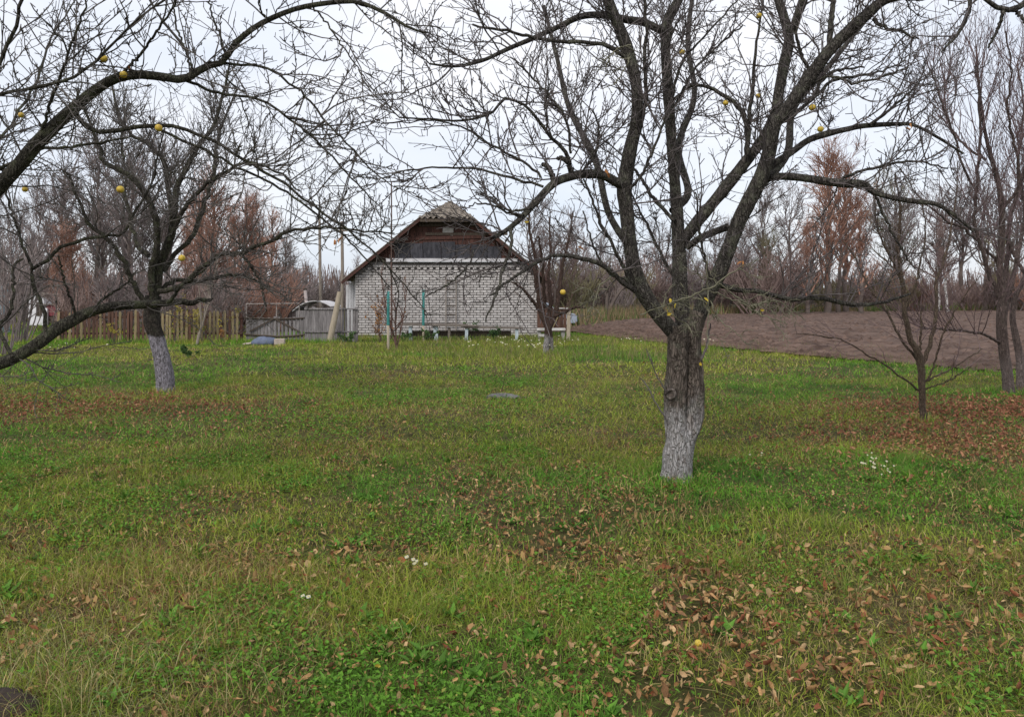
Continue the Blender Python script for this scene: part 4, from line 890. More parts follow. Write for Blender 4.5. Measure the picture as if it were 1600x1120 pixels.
# ---- plum tree with several stems at the right edge
rb = ground_at(1582, 612); rb.z = gz1(rb.x, rb.y)
plum = thing('plum_tree', 'many stemmed plum tree with dense upright purple twigs at the right edge', 'tree', tuple(rb))
R1 = [
 ([(1577, 616, 13), (1574, 585, 11.5), (1569, 553, 11), (1565, 510, 11), (1566, 470, 11), (1564, 440, 7.5), (1562, 410, 7), (1566, 357, 6.6), (1564, 314, 6), (1558, 278, 5), (1548, 245, 4.4), (1538, 200, 3.6), (1530, 140, 2.6), (1525, 70, 1.6)], 13.6, 13.2),
 ([(1568, 470, 8), (1573, 440, 6), (1574, 410, 5.6), (1576, 357, 5.2), (1583, 321, 4.8), (1598, 278, 4.2), (1610, 220, 3.4), (1615, 150, 2.4), (1625, 70, 1.4)], 13.7, 14.2),
 ([(1567, 475, 7), (1558, 455, 5.6), (1544, 425, 5), (1533, 385, 4.6), (1523, 350, 4.2), (1526, 285, 3.8), (1529, 240, 3.4), (1531, 180, 2.6), (1528, 100, 1.6)], 13.5, 12.9),
 ([(1597, 616, 13), (1596, 585, 11), (1594, 560, 9), (1587, 525, 7), (1582, 495, 6), (1587, 464, 5.2), (1598, 440, 4.8), (1618, 400, 4), (1640, 340, 3.4), (1650, 250, 2.4)], 13.9, 14.4),
 ([(1575, 375, 4.4), (1587, 403, 4.2), (1602, 428, 3.6), (1625, 450, 2.6)], 13.6, 13.3),
 ([(1562, 534, 3.6), (1546, 527, 3.2), (1530, 521, 3), (1501, 516, 2.7), (1473, 514, 2.3), (1438, 514, 1.4)], 13.5, 12.4),
 ([(1563, 412, 4), (1540, 390, 3.4), (1510, 360, 3), (1480, 345, 2.4), (1450, 320, 1.6)], 13.5, 13),
 ([(1566, 330, 4), (1590, 290, 3.6), (1588, 240, 3.2), (1575, 180, 2.6), (1580, 110, 2), (1570, 50, 1.4)], 13.6, 12.8),
 ([(1528, 300, 3), (1505, 260, 2.8), (1490, 210, 2.4), (1470, 160, 1.8), (1455, 110, 1.2)], 13.2, 12.6),
 ([(1540, 250, 3), (1500, 220, 2.6), (1480, 180, 2), (1475, 120, 1.3)], 13.3, 14.4),
 ([(1570, 480, 6), (1590, 400, 5), (1600, 330, 4), (1590, 260, 3.4), (1600, 180, 2.4), (1590, 100, 1.5)], 13.8, 15.4),
]
lim = []
for i_, (pts, a_, b_) in enumerate(R1):
    if i_ in (0, 3): v, q = rough_tube(pts, a_, b_, 54, 16, 30 + i_, 0.07, 0.68); link('stem', mesh_np('stem', v - np.array(rb)[None], q, smooth=True), m_bark_plum, plum)
    else:
        P_, R_ = trace(pts, a_, b_, 34, 0.010, 0.66); tube_obj('limb', P_[None], R_[None], 10, m_bark_plum, plum, rb)
    lim.append(trace(pts, a_, b_, 24))
P_ = np.stack([a for a, _ in lim]); R_ = np.stack([b for _, b in lim])
A2 = spawn(P_, R_, 8.5, 0.22, 1, (0.65, 0.2), (0.7, 2.1), 8, 0.0085, 0.003, 0.35, 0.09, 0, 0.35)
A3 = spawn(A2[0], A2[1], 6.5, 0.1, 1, (0.6, 0.25), (0.25, 0.95), 6, 0.0048, 0.0028, 0.25, 0.10)
A4 = spawn(A3[0], A3[1], 5.0, 0.2, 1, (0.8, 0.3), (0.05, 0.25), 3, 0.0036, 0.0027, 0.2, 0.1)
twig_obj('twigs', [(A2[0], A2[1], 5), (A3[0], A3[1], 4), (A4[0], A4[1], 3)], m_twig_plum, plum, rb)

# ---- small young tree in front of the field
yb = ground_at(1442, 657); yb.z = gz1(yb.x, yb.y); D4 = yb.y
young = thing('young_tree', 'slender young tree forking low above the reddish fallen leaves, edge of the field behind', 'tree', tuple(yb))
Y1 = [
 ([(1442, 662, 8), (1442, 640, 7), (1440, 610, 7), (1439, 580, 7.5), (1437, 560, 8), (1429, 540, 6.5), (1421, 524, 6), (1413, 477, 5), (1409, 433, 4.4), (1402, 388, 3.8), (1405, 360, 3.4), (1407, 320, 2.6), (1398, 270, 1.8)], 0, -0.3),
 ([(1439, 570, 6), (1445, 556, 6), (1456, 530, 5.4), (1463, 481, 4.6), (1464, 436, 4), (1476, 408, 3.4), (1486, 358, 2.8), (1494, 300, 2), (1498, 250, 1.2)], 0, 0.3),
 ([(1437, 568, 4), (1428, 556, 3.8), (1406, 526, 3.4), (1380, 478, 3), (1354, 443, 2.6), (1335, 400, 2.2), (1318, 376, 1.6)], 0, 0.4),
 ([(1439, 612, 3), (1424, 601, 2.8), (1409, 590, 2.6), (1380, 568, 2.3), (1351, 552, 2.1), (1322, 533, 1.8), (1280, 525, 1.5), (1244, 521, 1)], 0, -0.5),
 ([(1443, 597, 2.6), (1462, 588, 2.4), (1483, 578, 2.2), (1508, 562, 1.8), (1536, 545, 1.2)], 0, 0.3),
 ([(1443, 609, 2.2), (1462, 602, 2), (1483, 594, 1.8), (1518, 571, 1)], 0, -0.5),
 ([(1442, 600, 2.8), (1452, 588, 2.8), (1464, 555, 2.6), (1473, 522, 2.4), (1490, 490, 2.2), (1512, 455, 1.6), (1530, 430, 1)], 0, -0.4),
 ([(1440, 562, 3.4), (1438, 530, 3), (1440, 505, 2.6), (1436, 470, 2)], 0, 0.1),
 ([(1410, 440, 3), (1390, 400, 2.8), (1372, 360, 2.4), (1368, 310, 1.8), (1375, 260, 1.2)], -0.15, -0.5),
 ([(1415, 485, 3), (1432, 440, 2.8), (1440, 400, 2.4), (1446, 360, 2), (1440, 310, 1.2)], -0.1, -0.4),
]
lim = []
for pts, a_, b_ in Y1:
    P_, R_ = trace(pts, D4 + a_, D4 + b_, 30, 0.006, 0.72 if not lim else 0.56); tube_obj('stem' if not lim else 'branch', P_[None], R_[None], 12, m_bark_young, young, yb); lim.append((P_, R_))
lim = [trace(p, D4 + a_, D4 + b_, 24) for p, a_, b_ in Y1]
P_ = np.stack([a for a, _ in lim]); R_ = np.stack([b for _, b in lim])
A2 = spawn(P_, R_, 4.5, 0.2, 1, (0.75, 0.25), (0.3, 1.1), 7, 0.0048, 0.0026, 0.18, 0.12)
A3 = spawn(A2[0], A2[1], 5, 0.15, 1, (0.8, 0.3), (0.1, 0.4), 5, 0.0034, 0.0022, 0.12, 0.12)
twig_obj('twigs', [(A2[0], A2[1], 4), (A3[0], A3[1], 3)], m_twig_plum, young, yb)

# ---- small tree by the house corner
hb = ground_at(853, 553); D5 = hb.y; hb.z = gz1(hb.x, hb.y)
htree = thing('young_apple_tree', 'small reddish bare tree with forked whitewashed trunk before the right corner of the white house', 'tree', tuple(hb))
H1 = [
 ([(852, 558, 5), (853, 545, 4.6), (855, 525, 4.6), (856, 512, 5.4), (848, 495, 4.6), (843, 470, 4), (838, 440, 3.4), (835, 400, 2.6), (828, 360, 1.8), (825, 325, 1)], 0, -0.4),
 ([(857, 515, 4.6), (864, 498, 4.4), (871, 475, 4), (875, 445, 3.4), (880, 412, 2.6), (890, 370, 1.8), (895, 330, 1)], 0, 0.4),
 ([(856, 512, 3.6), (858, 490, 3.4), (860, 465, 3), (857, 430, 2.4), (860, 390, 1.8), (858, 340, 1)], 0, 0.6),
 ([(846, 490, 3), (832, 470, 2.6), (815, 450, 2), (800, 440, 1.2)], -0.1, -0.6), ([(866, 495, 3), (880, 488, 2.6), (900, 480, 2), (915, 482, 1.2)], 0, -0.4),
 ([(848, 492, 3), (850, 460, 2.8), (848, 420, 2.2), (842, 370, 1.4)], 0, -1.0),
]
lim = []
for pts, a_, b_ in H1:
    P_, R_ = trace(pts, D5 + a_, D5 + b_, 26, 0.012)
    tube_obj('trunk' if not lim else 'branch', P_[None], R_[None], 10, bark('small_tree_bark', (0.04, 0.025, 0.02), (0.115, 0.075, 0.062), (0.10, 0.09, 0.06), (0.55, 0.12, 0.9, (0.46, 0.44, 0.43)), 1.0, 0.2) if not lim else bpy.data.materials['small_tree_bark'], htree, hb); lim.append(trace(pts, D5 + a_, D5 + b_, 24))
P_, R_ = trace([(861, 558, 4), (861, 545, 4), (860, 528, 4), (858, 513, 4)], D5 + 0.15, D5, 10); tube_obj('trunk', P_[None], R_[None], 10, bpy.data.materials['small_tree_bark'], htree, hb)
P_ = np.stack([a for a, _ in lim]); R_ = np.stack([b for _, b in lim])
A2 = spawn(P_, R_, 5.5, 0.2, 1, (0.7, 0.25), (0.5, 1.4), 7, 0.010, 0.006, 0.3, 0.12); A3 = spawn(A2[0], A2[1], 5.5, 0.1, 1, (0.75, 0.3), (0.2, 0.7), 5, 0.0075, 0.005, 0.2, 0.12)
m_twig_red = simple('reddish_twig', (0.06, 0.034, 0.030), (0.13, 0.080, 0.068), 5, 0.9)
twig_obj('twigs', [(A2[0], A2[1], 4), (A3[0], A3[1], 3)], m_twig_red, htree, hb)

# ---- bough hanging in from a tree outside the top right corner
tb = Vector((6.3, 6.2, 0)); tb.z = gz1(6.3, 6.2)
otree = thing('apple_tree', 'tree outside the right edge with dark bough tips hanging into the top right corner', 'tree', tuple(tb))
O1 = [
 ([(2070, 800, 34), (2062, 760, 28), (2055, 650, 26), (2050, 480, 24), (2040, 330, 20), (2020, 150, 17), (1980, 10, 14), (1900, -70, 11)], 6.2, 6.1),
 ([(1990, 30, 12), (1880, -30, 9), (1760, -60, 7), (1660, -40, 6), (1610, 0, 5), (1590, 12, 4.5), (1569, 16, 4.2), (1545, 0, 3.4), (1525, -12, 3)], 6.1, 5.9),
 ([(1680, -45, 5), (1600, -60, 4), (1535, -40, 3.4), (1518, 0, 3.2), (1515, 20, 3), (1504, 41, 2.8), (1490, 62, 2.2), (1472, 80, 1.4)], 6.05, 5.8),
 ([(1580, 15, 3), (1600, 30, 2.6), (1625, 60, 1.8)], 5.95, 5.8), ([(1569, 17, 3), (1560, 45, 2.4), (1545, 75, 1.6)], 5.9, 5.9),
]
lim = []
for i_, (pts, a_, b_) in enumerate(O1):
    if i_ == 0: v, q = rough_tube(pts, a_, b_, 50, 18, 41, 0.10); link('trunk', mesh_np('trunk', v - np.array(tb)[None], q, smooth=True), m_bark_limb, otree)
    else:
        P_, R_ = trace(pts, a_, b_, 28, 0.006); tube_obj('limb', P_[None], R_[None], 9, m_bark_limb, otree, tb); lim.append(trace(pts, a_, b_, 24))
twig_obj('twigs', apple_twigs(lim, (3.0, 5, 13), 0.1, (0.25, 0.7), (0.08, 0.3), t0=0.35, droop=0.15), m_twig, otree, tb)

# ---- apples still hanging, and one fallen
m_app, nt_ = mat_new('yellow_apple_skin'); g_ = G(nt_)
c_ = g_.ramp(g_.noise(g_.coord('Object'), 22, 4), [(0.3, (0.50, 0.34, 0.035)), (0.55, (0.62, 0.44, 0.06)), (0.68, (0.40, 0.20, 0.04)), (0.8, (0.16, 0.08, 0.03))])
g_.out(g_.n('ShaderNodeBsdfPrincipled', {'Base Color': c_, 'Roughness': 0.45, 'Specular IOR Level': 0.4}).outputs[0])
def apple_mesh(r):
    bm = bmesh.new(); bmesh.ops.create_uvsphere(bm, u_segments=16, v_segments=10, radius=r)
    for v in bm.verts:
        rho = math.hypot(v.co.x, v.co.y) / r
        v.co.z *= 0.96
        if v.co.z > 0: v.co.z -= 0.28 * r * math.exp(-(rho / 0.25) ** 2)
        else: v.co.z += 0.14 * r * math.exp(-(rho / 0.22) ** 2)
    me = bpy.data.meshes.new('fruit'); bm.to_mesh(me); bm.free()
    for p in me.polygons: p.use_smooth = True
    me.materials.append(m_app); return me
APP = [(162, 92, 7, 5.6, 'on the upper left arching bough, higher of the pair'), (193, 117, 6.5, 5.68, 'on the thick bend of the left arching bough, beside a dry leaf'), (33, 180, 5, 5.7, 'near the left edge under the high twigs'),
       (248, 200, 6.5, 5.7, 'tucked against the drooping left bough'), (188, 296, 6.5, 5.9, 'hanging alone in the gap left of the whitewashed tree'), (39, 296, 5, 5.9, 'near the left edge at the height of the house roof'),
       (284, 403, 6, 6.2, 'low in front of the leaning whitewashed tree'), (1066, 82, 5, 7.1, 'high beside the middle stem of the big apple tree'), (1134, 161, 5, 6.95, 'under the curved branch between the middle and right stems'),
       (1186, 25, 5, 6.9, 'at the very top left of the forked right stem'), (1269, 168, 6, 6.8, 'right of the forked stem, upper of two close together'), (1282, 202, 5.5, 6.8, 'on the rising side branch of the right stem, lower of two close together'),
       (1185, 150, 4.5, 6.9, 'close against the left side of the right stem'), (879.5, 456.5, 5.2, 6.6, 'hanging above the pale post by the house corner')]
m_stalk = simple('apple_stalk', (0.05, 0.035, 0.025), (0.09, 0.065, 0.045), 20, 0.9)
for (px, py, rp, d, where) in APP:
    r = 0.9 * rp / F * d; c = P3(px, py, d)
    o = thing('apple', 'yellow apple ' + where, 'apple', tuple(c), random.uniform(0, 6), 'yellow apples left on the bare branches')
    f = link('fruit', apple_mesh(r), None, o, rot=(random.uniform(-.3, .3), random.uniform(-.3, .3), 0))
    v, q = tubes(np.array([[[0, 0, r * 0.35], [0.002, 0, r * 1.0], [0.006, 0.002, r * 1.9]]], float), np.full((1, 3), 0.0016), 5); link('stalk', mesh_np('stalk', v, q), m_stalk, o)
gp = ground_at(1091, 1021); o = thing('apple', 'small yellow apple fallen among tan leaves in the foreground grass', 'apple', (gp.x, gp.y, gz1(gp.x, gp.y) + 0.05)); link('fruit', apple_mesh(0.016), None, o, rot=(1.0, 0.4, 0))

# ---- saplings, orange leaved shrub, yellow shrub behind the fence, stake twigs
def stems(n, h, spread, r, base=0.05, wig=0.10, npt=9, lean=0.0):
    a = rng.uniform(0, 2 * np.pi, n); P_ = np.zeros((n, npt, 3)); P_[:, 0, 0] = np.cos(a) * base * rng.random(n); P_[:, 0, 1] = np.sin(a) * base * rng.random(n)
    Dn = np.stack([np.cos(a) * spread, np.sin(a) * spread, np.ones(n)], -1) + rng.normal(0, 0.1, (n, 3)); L = h * rng.uniform(.7, 1.05, n)
    for j in range(1, npt):
        Dn = Dn + rng.normal(0, wig, (n, 3)); Dn /= np.linalg.norm(Dn, axis=1, keepdims=True); P_[:, j] = P_[:, j - 1] + Dn * (L / (npt - 1))[:, None]
    s = np.linspace(0, 1, npt)[None]; return P_, (r * rng.uniform(.7, 1.1, n))[:, None] * (1 - 0.75 * s)
def shrub(name, label, loc, n, h, spread, r, mat, leafmat=None, nleaf=0, lsize=0.06, cat='shrub', dens=(5, 6), lcol=None, group=None, zlo=0.25):
    o = thing(name, label, cat, loc, 0, group)
    P_, R_ = stems(n, h, spread, r); A2 = spawn(P_, R_, dens[0], 0.2, 1, (0.6, 0.25), (0.2 * h, 0.45 * h), 6, r * 0.6, r * 0.35, 0.2, 0.13)
    A3 = spawn(A2[0], A2[1], dens[1], 0.1, 1, (0.7, 0.3), (0.08 * h, 0.25 * h), 4, r * 0.42, r * 0.28, 0.15, 0.13)
    v, q = tubes(P_, R_, 6); link('stem', mesh_np('stem', v, q, smooth=True), mat, o); twig_obj('twigs', [(A2[0], A2[1], 4), (A3[0], A3[1], 3)], mat, o, (0, 0, 0))
    if nleaf:
        src = np.concatenate([A2[0][:, 2:].reshape(-1, 3), A3[0].reshape(-1, 3)]); src = src[src[:, 2] > zlo * h * 0.5]
        pos = src[rng.integers(0, len(src), nleaf)] + rng.normal(0, 0.03, (nleaf, 3))
        lo = link('leaves', leaves_mesh('leaves', pos, rng.uniform(.6, 1.2, nleaf) * lsize, 1.0), leafmat, o); lo['kind'] = 'stuff'
    return o
m_orange = simple('orange_shrub_leaf', (0.24, 0.10, 0.03), (0.36, 0.19, 0.06), 9, 0.8)
m_olive = simple('yellow_green_leaf', (0.22, 0.19, 0.03), (0.38, 0.31, 0.05), 7, 0.8)
m_darkleaf = simple('dark_green_leaf', (0.018, 0.045, 0.014), (0.05, 0.10, 0.03), 9, 0.7)
m_midleaf = simple('mid_green_leaf', (0.035, 0.075, 0.02), (0.08, 0.14, 0.04), 9, 0.7)
shrub('leafy_shrub', 'small shrub with sparse orange leaves beside the first teal topped post', (XG(596, 27.5), 27.5, 0), 6, 1.35, 0.35, 0.012, m_twig_red, m_orange, 210, 0.085)
sp = shrub('sapling', 'thin reddish sapling with upright shoots between the two teal topped posts', (XG(620, 25), 25, 0), 4, 2.4, 0.07, 0.034, simple('sapling_bark', (0.10, 0.055, 0.045), (0.19, 0.115, 0.095), 9, 0.9), m_orange, 40, 0.06, 'sapling', (4, 4))
shrub('yellow_shrub', 'shrub with remaining yellow leaves growing against the picket fence', (XG(318, 28.1), 28.1, 0), 7, 1.5, 0.35, 0.012, m_twig_left, m_olive, 330, 0.075)
shrub('yellow_shrub', 'thin yellow leaved shrub behind the whitewashed leaning trunk at the fence', (XG(272, 27.8), 27.8, 0), 6, 1.45, 0.25, 0.010, m_twig_left, m_olive, 200, 0.07)
shrub('low_shrub', 'low yellowish shrub in front of the left half of the picket fence', (XG(178, 27.6), 27.6, 0), 6, 0.75, 0.35, 0.009, m_twig_left, m_olive, 120, 0.07)
shrub('low_shrub', 'small orange leaved shrub at the right end of the picket fence', (XG(350, 27.8), 27.8, 0), 5, 0.55, 0.4, 0.009, m_twig_left, m_orange, 70, 0.08)
shrub('leafy_plant', 'low dark green leafy plant right of the leaning whitewashed trunk', (XG(300, 21), 21, 0), 8, 0.32, 0.8, 0.008, m_midleaf, m_midleaf, 150, 0.10)
for px, d, h, n, lab in ((668, 29.0, 0.5, 150, 'green weed clump under the long bench by the second teal topped post'), (775, 29.2, 0.6, 210, 'dark green weed clump under the right half of the long bench'), (545, 28.2, 0.42, 140, 'green nettle clump at the foot of the grey board fence'), (634, 29.3, 0.4, 110, 'green weed clump at the left end of the long bench'), (738, 30.3, 0.8, 120, 'olive weed standing against the white wall behind the bench')):
    shrub('weed_clump', lab, (XG(px, d), d, 0), 12, h, 0.55, 0.008, m_midleaf, m_midleaf if px != 775 else m_darkleaf, n, 0.10, 'weeds')
# thin grey trunk in front of the fence
shrub('sapling', 'thin pale grey sapling standing before the picket fence', (XG(307, 27.0), 27.0, 0), 2, 3.0, 0.05, 0.04, m_polegrey, None, 0, .05, 'sapling', (2.0, 3))
def bare_stake(px, pyb, h, label):
    g0 = ground_at(px, pyb); shrub('sapling', label, (g0.x, g0.y, gz1(g0.x, g0.y)), 1, h, 0.05, 0.006, m_twig_red, None, 0, .05, 'sapling', (2.5, 3))
bare_stake(786, 612, 0.75, 'thin leafless shoot standing by the grey slab in the lawn'); bare_stake(1172, 578, 0.8, 'thin leafless shoot standing right of the big trunk before the field'); bare_stake(146, 553, 0.35, 'short brown stub below the mossy low bough')
# ------------------------------------------------------------------ trees and bushes behind
def crown_tree(seed, H, kind):
    """returns trunk tubes and crown tubes for one far tree, base at the origin"""
    g = np.random.default_rng(seed)
    n = 14; P_ = np.zeros((1, n, 3)); z = np.linspace(0, H * 0.94, n); P_[0, :, 2] = z
    P_[0, :, 0] = np.cumsum(g.normal(0, H * 0.006, n)); P_[0, :, 1] = np.cumsum(g.normal(0, H * 0.006, n)); P_[0, 0, :2] = 0
    P_[0, 0, 2] = -0.2
    r0 = H * 0.017; R_ = r0 * (1 - 0.93 * np.linspace(0, 1, n) ** 0.8)[None]
    q = dict(spire=((0.5, 0.12), (0.22, 0.36), 0.35, 0.14, 3.2, 0.75, 9), broad=((0.95, 0.22), (0.28, 0.46), 0.25, 0.22, 2.6, 0.45, 8), cone=((0.95, 0.15), (0.20, 0.30), 0.22, 0.06, 6.5, 0.82, 8), slim=((0.6, 0.2), (0.12, 0.24), 0.3, 0.25, 3.0, 0.5, 8))[kind]
    ang, ln, up, t0, dens, shr, dd = q; k = 10.0 / H
    A = spawn(P_, R_, dens * k * 1.5, t0, 1, ang, (ln[0] * H, ln[1] * H), 8, r0 * 0.42, r0 * 0.10, up, 0.10, 0, shr, 0.7, g)
    A2 = spawn(A[0], A[1], 3.0 * k, 0.15, 1, (0.7, 0.25), (0.07 * H, 0.20 * H), 6, r0 * 0.17, r0 * 0.075, up * 0.7, 0.12, 0, 0.5, 0.8, g)
    A3 = spawn(A2[0], A2[1], 5.5 * k, 0.1, 1, (0.65, 0.3), (0.035 * H, 0.10 * H), 4, r0 * 0.085, r0 * 0.050, up * 0.4, 0.14, 0, 0.3, 1, g)
    return (P_, R_, 9), [(A[0], A[1], 5), (A2[0], A2[1], 3), (A3[0], A3[1], 3)]
def proto_tree(name, label, cat, seed, H, kind, mt, mc, group):
    t, c = crown_tree(seed, H, kind); o = thing(name, label, cat, (0, 0, 0), 0, group)
    v, q = tubes(*t); link('trunk', mesh_np('trunk', v, q, smooth=True), mt, o)
    v, q = join([tubes(a, b, k) for a, b, k in c]); cr_ = link('crown', mesh_np('crown', v, q, smooth=True), mc, o); cr_['kind'] = 'stuff'
    o['H'] = H; return o
mc_red = simple('rust_red_twig', (0.22, 0.115, 0.082), (0.40, 0.235, 0.175), 0.6, 0.95, rnd=0.15)
mc_grey = simple('grey_brown_twig', (0.13, 0.106, 0.102), (0.25, 0.205, 0.195), 0.6, 0.95, rnd=0.2)
mc_brown = simple('mauve_brown_twig', (0.14, 0.096, 0.086), (0.25, 0.18, 0.16), 0.6, 0.95, rnd=0.2)
mc_olive = simple('olive_twig', (0.12, 0.105, 0.058), (0.22, 0.195, 0.11), 0.6, 0.95, rnd=0.15)
mt_far = simple('far_bark', (0.08, 0.062, 0.053), (0.17, 0.135, 0.118), 1.2, 0.95)
mt_birch = simple('birch_bark', (0.10, 0.09, 0.085), (0.50, 0.48, 0.46), 1.6, 0.9, (1, 1, 2.5), lo=0.4, hi=0.55)
PT = {
 'red': [proto_tree('rusty_tree', 'rust red bare tree', 'tree', s, 10, 'spire', mt_far, mc_red, 'rust red trees') for s in (1, 2)],
 'grey': [proto_tree('bare_tree', 'grey bare tree', 'tree', s, 10, 'broad', mt_far, mc_grey, 'grey trees') for s in (3, 4)],
 'brown': [proto_tree('bare_tree', 'brown bare tree', 'tree', s, 10, 'broad', mt_far, mc_brown, 'brown trees') for s in (5, 6)],
 'slim': [proto_tree('slim_tree', 'slim bare tree', 'tree', s, 10, 'slim', mt_far, mc_grey, 'slim trees') for s in (7, 8)],
 'olive': [proto_tree('olive_tree', 'olive tree', 'tree', s, 10, 'broad', mt_far, mc_olive, 'olive trees') for s in (9,)],
 'cone': [proto_tree('rusty_tree', 'dense rusty tree', 'tree', s, 10, 'cone', mt_far, mc_red, 'dense rust red trees') for s in (21,)],
 'redbroad': [proto_tree('rusty_tree', 'broad rusty tree', 'tree', s, 10, 'broad', mt_far, mc_red, 'broad rust red trees') for s in (23,)],
 'birch': [proto_tree('birch_tree', 'birch', 'tree', s, 10, 'slim', mt_birch, mc_brown, 'birches') for s in (10,)],
}
LAB = {'red': ('rust red', 'rust red bare trees behind the orchard'), 'grey': ('grey', 'grey bare trees of the far wood'), 'brown': ('brown', 'brown bare trees of the far wood'),
       'slim': ('slim', 'slim bare trees behind the fence'), 'olive': ('olive', 'olive tinted trees beyond the field'), 'birch': ('birch', 'birches by the field')}
used = set()
def place(kind, px, d, pytop, label=None, group=None, wide=1.0):
    i = random.randrange(len(PT[kind])); p = PT[kind][i]; H = CZ + (HY - pytop) / F * d
    s = H / 10.0; loc = (XG(px, d), d, 0); rz = random.uniform(0, 6.28)
    if (kind, i) not in used:
        used.add((kind, i)); o = p; o.location = loc; o.rotation_euler = (0, 0, rz); o.scale = (s * wide, s * wide, s)
    else: o = copy_thing(p, loc, rz, (s * wide, s * wide, s))
    o['label'] = label or GEN[kind]; o['group'] = group or LAB[kind][1]
    if 'H' in o: del o['H']
    return o
LAB['cone'] = ('cone', 'dense rust red trees behind the picket fence')
GEN = {'cone': 'dense cone shaped rust red tree behind the picket fence', 'red': 'rust red bare tree in the row behind the picket fence', 'grey': 'grey bare tree in the wood beyond the ploughed field', 'brown': 'mauve brown bare tree in the wood beyond the ploughed field',
       'slim': 'slim grey bare tree behind the left fences', 'olive': 'olive tinted tree standing beyond the ploughed field', 'birch': 'birch with pale trunk at the far edge of the field'}
place('cone', 345, 46, 258, 'tallest dense rust red cone shaped tree behind the picket fence', wide=1.1)
for px, d, t in ((385, 48, 300), (318, 49, 318), (108, 50, 345)): place('cone', px, d, t, wide=1.1)
for px, d, t in ((392, 50, 300), (312, 52, 300), (425, 54, 330), (366, 43, 330), (290, 50, 350), (112, 52, 345), (85, 48, 380), (330, 44, 350), (405, 46, 370), (130, 46, 400)): place('red', px, d, t, wide=1.1)
for px, d, t in ((440, 58, 345), (415, 62, 320), (225, 56, 330), (185, 58, 300), (150, 60, 280), (455, 66, 370), (265, 62, 310), (475, 75, 400)): place('slim', px, d, t)
LG = 'grey bare trees behind the left half of the orchard'
for px, d, t in ((150, 52, 225), (205, 49, 215), (262, 56, 235), (95, 54, 250)): place('grey', px, d, t, 'tall thin grey tree behind the leaning whitewashed apple tree', 'tall thin grey trees behind the leaning apple tree')
for px, d, t in ((60, 55, 300), (20, 50, 330), (-20, 48, 300), (200, 66, 270), (100, 66, 300), (160, 70, 320), (240, 68, 330)): place('grey', px, d, t, 'grey bare tree behind the left half of the orchard', LG)
for px, d, t in ((500, 95, 438), (530, 100, 436), (465, 90, 425), (555, 110, 440), (590, 100, 430)): place('grey', px, d, t, 'low distant grey tree in the gap left of the house', 'low distant trees left of the house', 1.5)
LAB['redbroad'] = ('', 'broad rust red trees beyond the field'); GEN['redbroad'] = 'broad rust red tree beyond the field'
place('redbroad', 1310, 82, 250, 'broad rust red tree beside the tallest spire shaped one beyond the field', 'broad rust red tree beyond the field', wide=1.0)
place('red', 1292, 78, 232, 'tall rust red tree towering over the wood beyond the field', 'tall rust red trees beyond the field', 1.35)
place('red', 1322, 84, 262, 'second rust red tree, shorter, just right of the tall one beyond the field', 'tall rust red trees beyond the field', 1.25)
place('red', 1345, 76, 330, 'rust red tree of middle height beyond the field', 'rust red trees of middle height beyond the field', 1.5)
place('red', 1262, 74, 345, 'rust red tree of middle height beyond the field', 'rust red trees of middle height beyond the field', 1.5)
for px, d, t in ((868, 64, 345), (830, 60, 325), (905, 72, 352), (940, 78, 372), (985, 84, 370), (1030, 80, 355), (1075, 88, 372), (1120, 84, 352), (1160, 86, 345), (1195, 82, 300), (1235, 86, 300), (1400, 95, 300), (1462, 98, 310), (1500, 96, 285), (1540, 94, 300), (1585, 92, 280), (1630, 92, 290), (1680, 95, 300)):
    place(random.choice(['grey', 'grey', 'brown']), px, d, t, wide=1.15)
for px, d, t in ((1398, 100, 272), (1205, 78, 360), (1560, 88, 370)): place('olive', px, d, t, wide=0.9)
place('birch', 1482, 82, 330, 'birch with white blotched trunk beyond the right of the field'); place('birch', 1466, 84, 360, 'thinner birch beside the white blotched birch beyond the field'); place('birch', 553, 58, 395, 'small birch seen past the left roof edge of the house')
for kind, l in PT.items():                       # drop prototypes that were not placed
    for i, o in enumerate(l):
        if (kind, i) not in used:
            for c in list(o.children): bpy.data.objects.remove(c)
            bpy.data.objects.remove(o)
# crooked old apple tree at the far edge of the field
fa = shrub('old_apple_tree', 'small crooked dark tree at the left end of the far field edge', (XG(944, 58), 58, 0), 2, 4.2, 0.25, 0.20, mt_far, None, 0, .05, 'tree', (3.2, 3.2))

# bushes: shared meshes
def bush_proto(seed, mat):
    global rng
    keep = rng; rng = np.random.default_rng(seed)
    P_, R_ = stems(16, 3.2, 0.42, 0.035, 0.5, 0.09); A2 = spawn(P_, R_, 3.6, 0.15, 1, (0.55, 0.2), (0.6, 1.5), 6, 0.022, 0.014, 0.2, 0.12, g=rng); A3 = spawn(A2[0], A2[1], 4.5, 0.1, 1, (0.6, 0.3), (0.3, 0.9), 4, 0.015, 0.011, 0.12, 0.14, g=rng)
    o = thing('bare_bush', 'bush', 'bush'); v, q = tubes(P_, R_, 5); link('stem', mesh_np('stem', v, q, smooth=True), mat, o)
    v, q = join([tubes(A2[0], A2[1], 3), tubes(A3[0], A3[1], 3)]); t_ = link('twigs', mesh_np('twigs', v, q), mat, o); t_['kind'] = 'stuff'
    rng = keep; return o
BP = [bush_proto(31, mc_brown), bush_proto(32, mc_grey), bush_proto(33, mc_red), bush_proto(34, mc_olive)]
bused = set()
def bush(k, px, d, pytop, label, group, wide=1.0):
    H = CZ + (HY - pytop) / F * d; s = H / 3.1; loc = (XG(px, d), d, 0); rz = random.uniform(0, 6.28); w = s * wide
    if k not in bused: bused.add(k); o = BP[k]; o.location = loc; o.rotation_euler = (0, 0, rz); o.scale = (w, w, s)
    else: o = copy_thing(BP[k], loc, rz, (w, w, s))
    o['label'] = label; o['group'] = group
